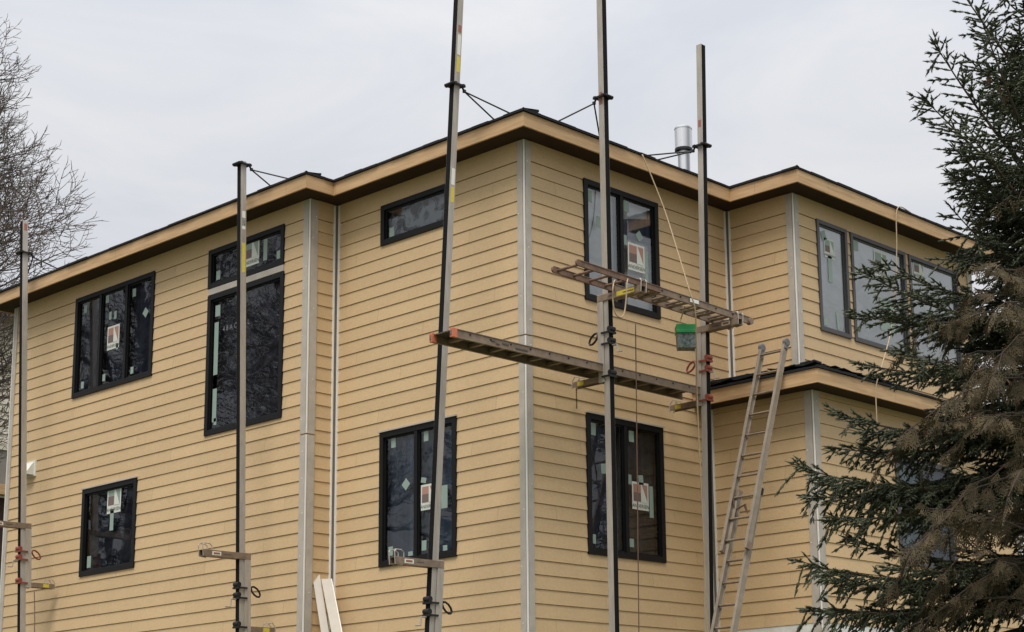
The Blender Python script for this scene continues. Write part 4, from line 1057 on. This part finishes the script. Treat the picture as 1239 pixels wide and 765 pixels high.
# trees across the street and beside the lot: out of view, added for the panes to reflect
def copy_thing(src, loc, rz, sc, label):
    c = src.copy(); COL.objects.link(c); c.location = loc; c.rotation_euler.z = rz; c.scale = (sc, sc, sc); c['label'] = label
    for ch in src.children:
        d = ch.copy(); COL.objects.link(d); d.parent = c
bt = bpy.data.objects['bare_tree']; st = bpy.data.objects['spruce_tree']
copy_thing(bt, (-13, 19.5, gz_at(-13, 19.5)-1.5), 1.1, .95, 'unseen leafless tree left of the lot, added for the tall wing window to mirror')
copy_thing(bt, (-12.5, 27.5, gz_at(-12.5, 27.5)-1), 2.3, 1.45, 'unseen leafless tree farther left of the lot, added for the three pane window to mirror')
copy_thing(st, (-11.5, 13.5, gz_at(-11.5, 13.5)-.3), 2.0, 1.0, 'unseen spruce left of the lot, added for the low left window to mirror')
copy_thing(st, (-9.2, 22.6, gz_at(-9.2, 22.6)-.3), 4.0, 1.0, 'unseen spruce farther left of the lot, added for the small window to mirror')
copy_thing(st, (12.0, -9.3, gz_at(12, -9.3)-.3), 3.0, .95, 'unseen spruce right of the lot, added for the low right window to mirror')

# ------------------------------------------------------------------ light
SUN_EL, SUN_AZ = 62, 212      # azimuth of the direction towards the sun, measured from +X anticlockwise
w = bpy.data.worlds.new('World'); SC.world = w; w.use_nodes = True
nt = w.node_tree; N = nt.nodes; L = nt.links; bg = N['Background']; bg.inputs['Strength'].default_value = 1
sky = N.new('ShaderNodeTexSky'); sky.sky_type = 'NISHITA'; sky.sun_disc = False; sky.sun_elevation = R_(SUN_EL); sky.sun_rotation = R_(90-SUN_AZ); sky.air_density = 1.0; sky.dust_density = 3
tc = N.new('ShaderNodeTexCoord'); se = N.new('ShaderNodeSeparateXYZ'); L.new(tc.outputs['Generated'], se.inputs[0])
# overcast dome: brighter towards the zenith, soft cloud structure
ma = N.new('ShaderNodeMath'); ma.operation = 'MULTIPLY_ADD'; ma.inputs[1].default_value = .22; ma.inputs[2].default_value = .61; ma.use_clamp = False
mx0 = N.new('ShaderNodeMath'); mx0.operation = 'MAXIMUM'; mx0.inputs[1].default_value = 0; L.new(se.outputs[2], mx0.inputs[0]); L.new(mx0.outputs[0], ma.inputs[0])
pw = N.new('ShaderNodeMath'); pw.operation = 'POWER'; pw.inputs[1].default_value = 3; L.new(mx0.outputs[0], pw.inputs[0])
m2 = N.new('ShaderNodeMath'); m2.operation = 'MULTIPLY_ADD'; m2.inputs[1].default_value = 1.35; L.new(pw.outputs[0], m2.inputs[0]); L.new(ma.outputs[0], m2.inputs[2])
mp = N.new('ShaderNodeMapping'); mp.inputs['Scale'].default_value = (2.2, 2.2, 6); L.new(tc.outputs['Generated'], mp.inputs['Vector'])
nz = N.new('ShaderNodeTexNoise'); nz.inputs['Scale'].default_value = 2.0; nz.inputs['Detail'].default_value = 5; nz.inputs['Roughness'].default_value = .58; nz.inputs['Distortion'].default_value = .6; L.new(mp.outputs[0], nz.inputs['Vector'])
cr = N.new('ShaderNodeValToRGB'); cr.color_ramp.elements[0].position = .32; cr.color_ramp.elements[1].position = .68
cr.color_ramp.elements[0].color = (.85, .88, .95, 1); cr.color_ramp.elements[1].color = (1.05, 1.05, 1.06, 1); L.new(nz.outputs['Fac'], cr.inputs[0])
sc_ = N.new('ShaderNodeVectorMath'); sc_.operation = 'SCALE'; L.new(cr.outputs[0], sc_.inputs[0]); L.new(m2.outputs[0], sc_.inputs['Scale'])
sk = N.new('ShaderNodeVectorMath'); sk.operation = 'SCALE'; sk.inputs['Scale'].default_value = .012; L.new(sky.outputs[0], sk.inputs[0])
ad = N.new('ShaderNodeVectorMath'); ad.operation = 'ADD'; L.new(sc_.outputs[0], ad.inputs[0]); L.new(sk.outputs[0], ad.inputs[1]); L.new(ad.outputs[0], bg.inputs['Color'])
sl_ = bpy.data.lights.new('sun', 'SUN'); sl_.energy = 2.7; sl_.angle = R_(26); sl_.color = (1, .96, .9)
so = bpy.data.objects.new('sun', sl_); COL.objects.link(so)
sd = Vector((math.cos(R_(SUN_AZ))*math.cos(R_(SUN_EL)), math.sin(R_(SUN_AZ))*math.cos(R_(SUN_EL)), math.sin(R_(SUN_EL))))
so.rotation_euler = sd.to_track_quat('Z', 'Y').to_euler(); so.location = (-10, -10, 30)

# ------------------------------------------------------------------ camera
cd = bpy.data.cameras.new('camera'); co = bpy.data.objects.new('camera', cd); COL.objects.link(co)
cd.sensor_fit = 'HORIZONTAL'; cd.sensor_width = 36; cd.lens = 36*f_/1239; cd.shift_x = (619.5-cx_)/1239; cd.shift_y = (cy_-382.5)/1239
cd.clip_start = .1; cd.clip_end = 3000
co.matrix_world = Matrix(((RT[0], UP[0], -F[0], CAM[0]), (RT[1], UP[1], -F[1], CAM[1]), (RT[2], UP[2], -F[2], CAM[2]), (0, 0, 0, 1)))
SC.camera = co
SC.view_settings.view_transform = 'Standard'; SC.view_settings.look = 'None'; SC.view_settings.exposure = 0; SC.view_settings.gamma = 1
SC.view_settings.use_curve_mapping = False
SC.cycles.max_bounces = 6; SC.cycles.transparent_max_bounces = 8
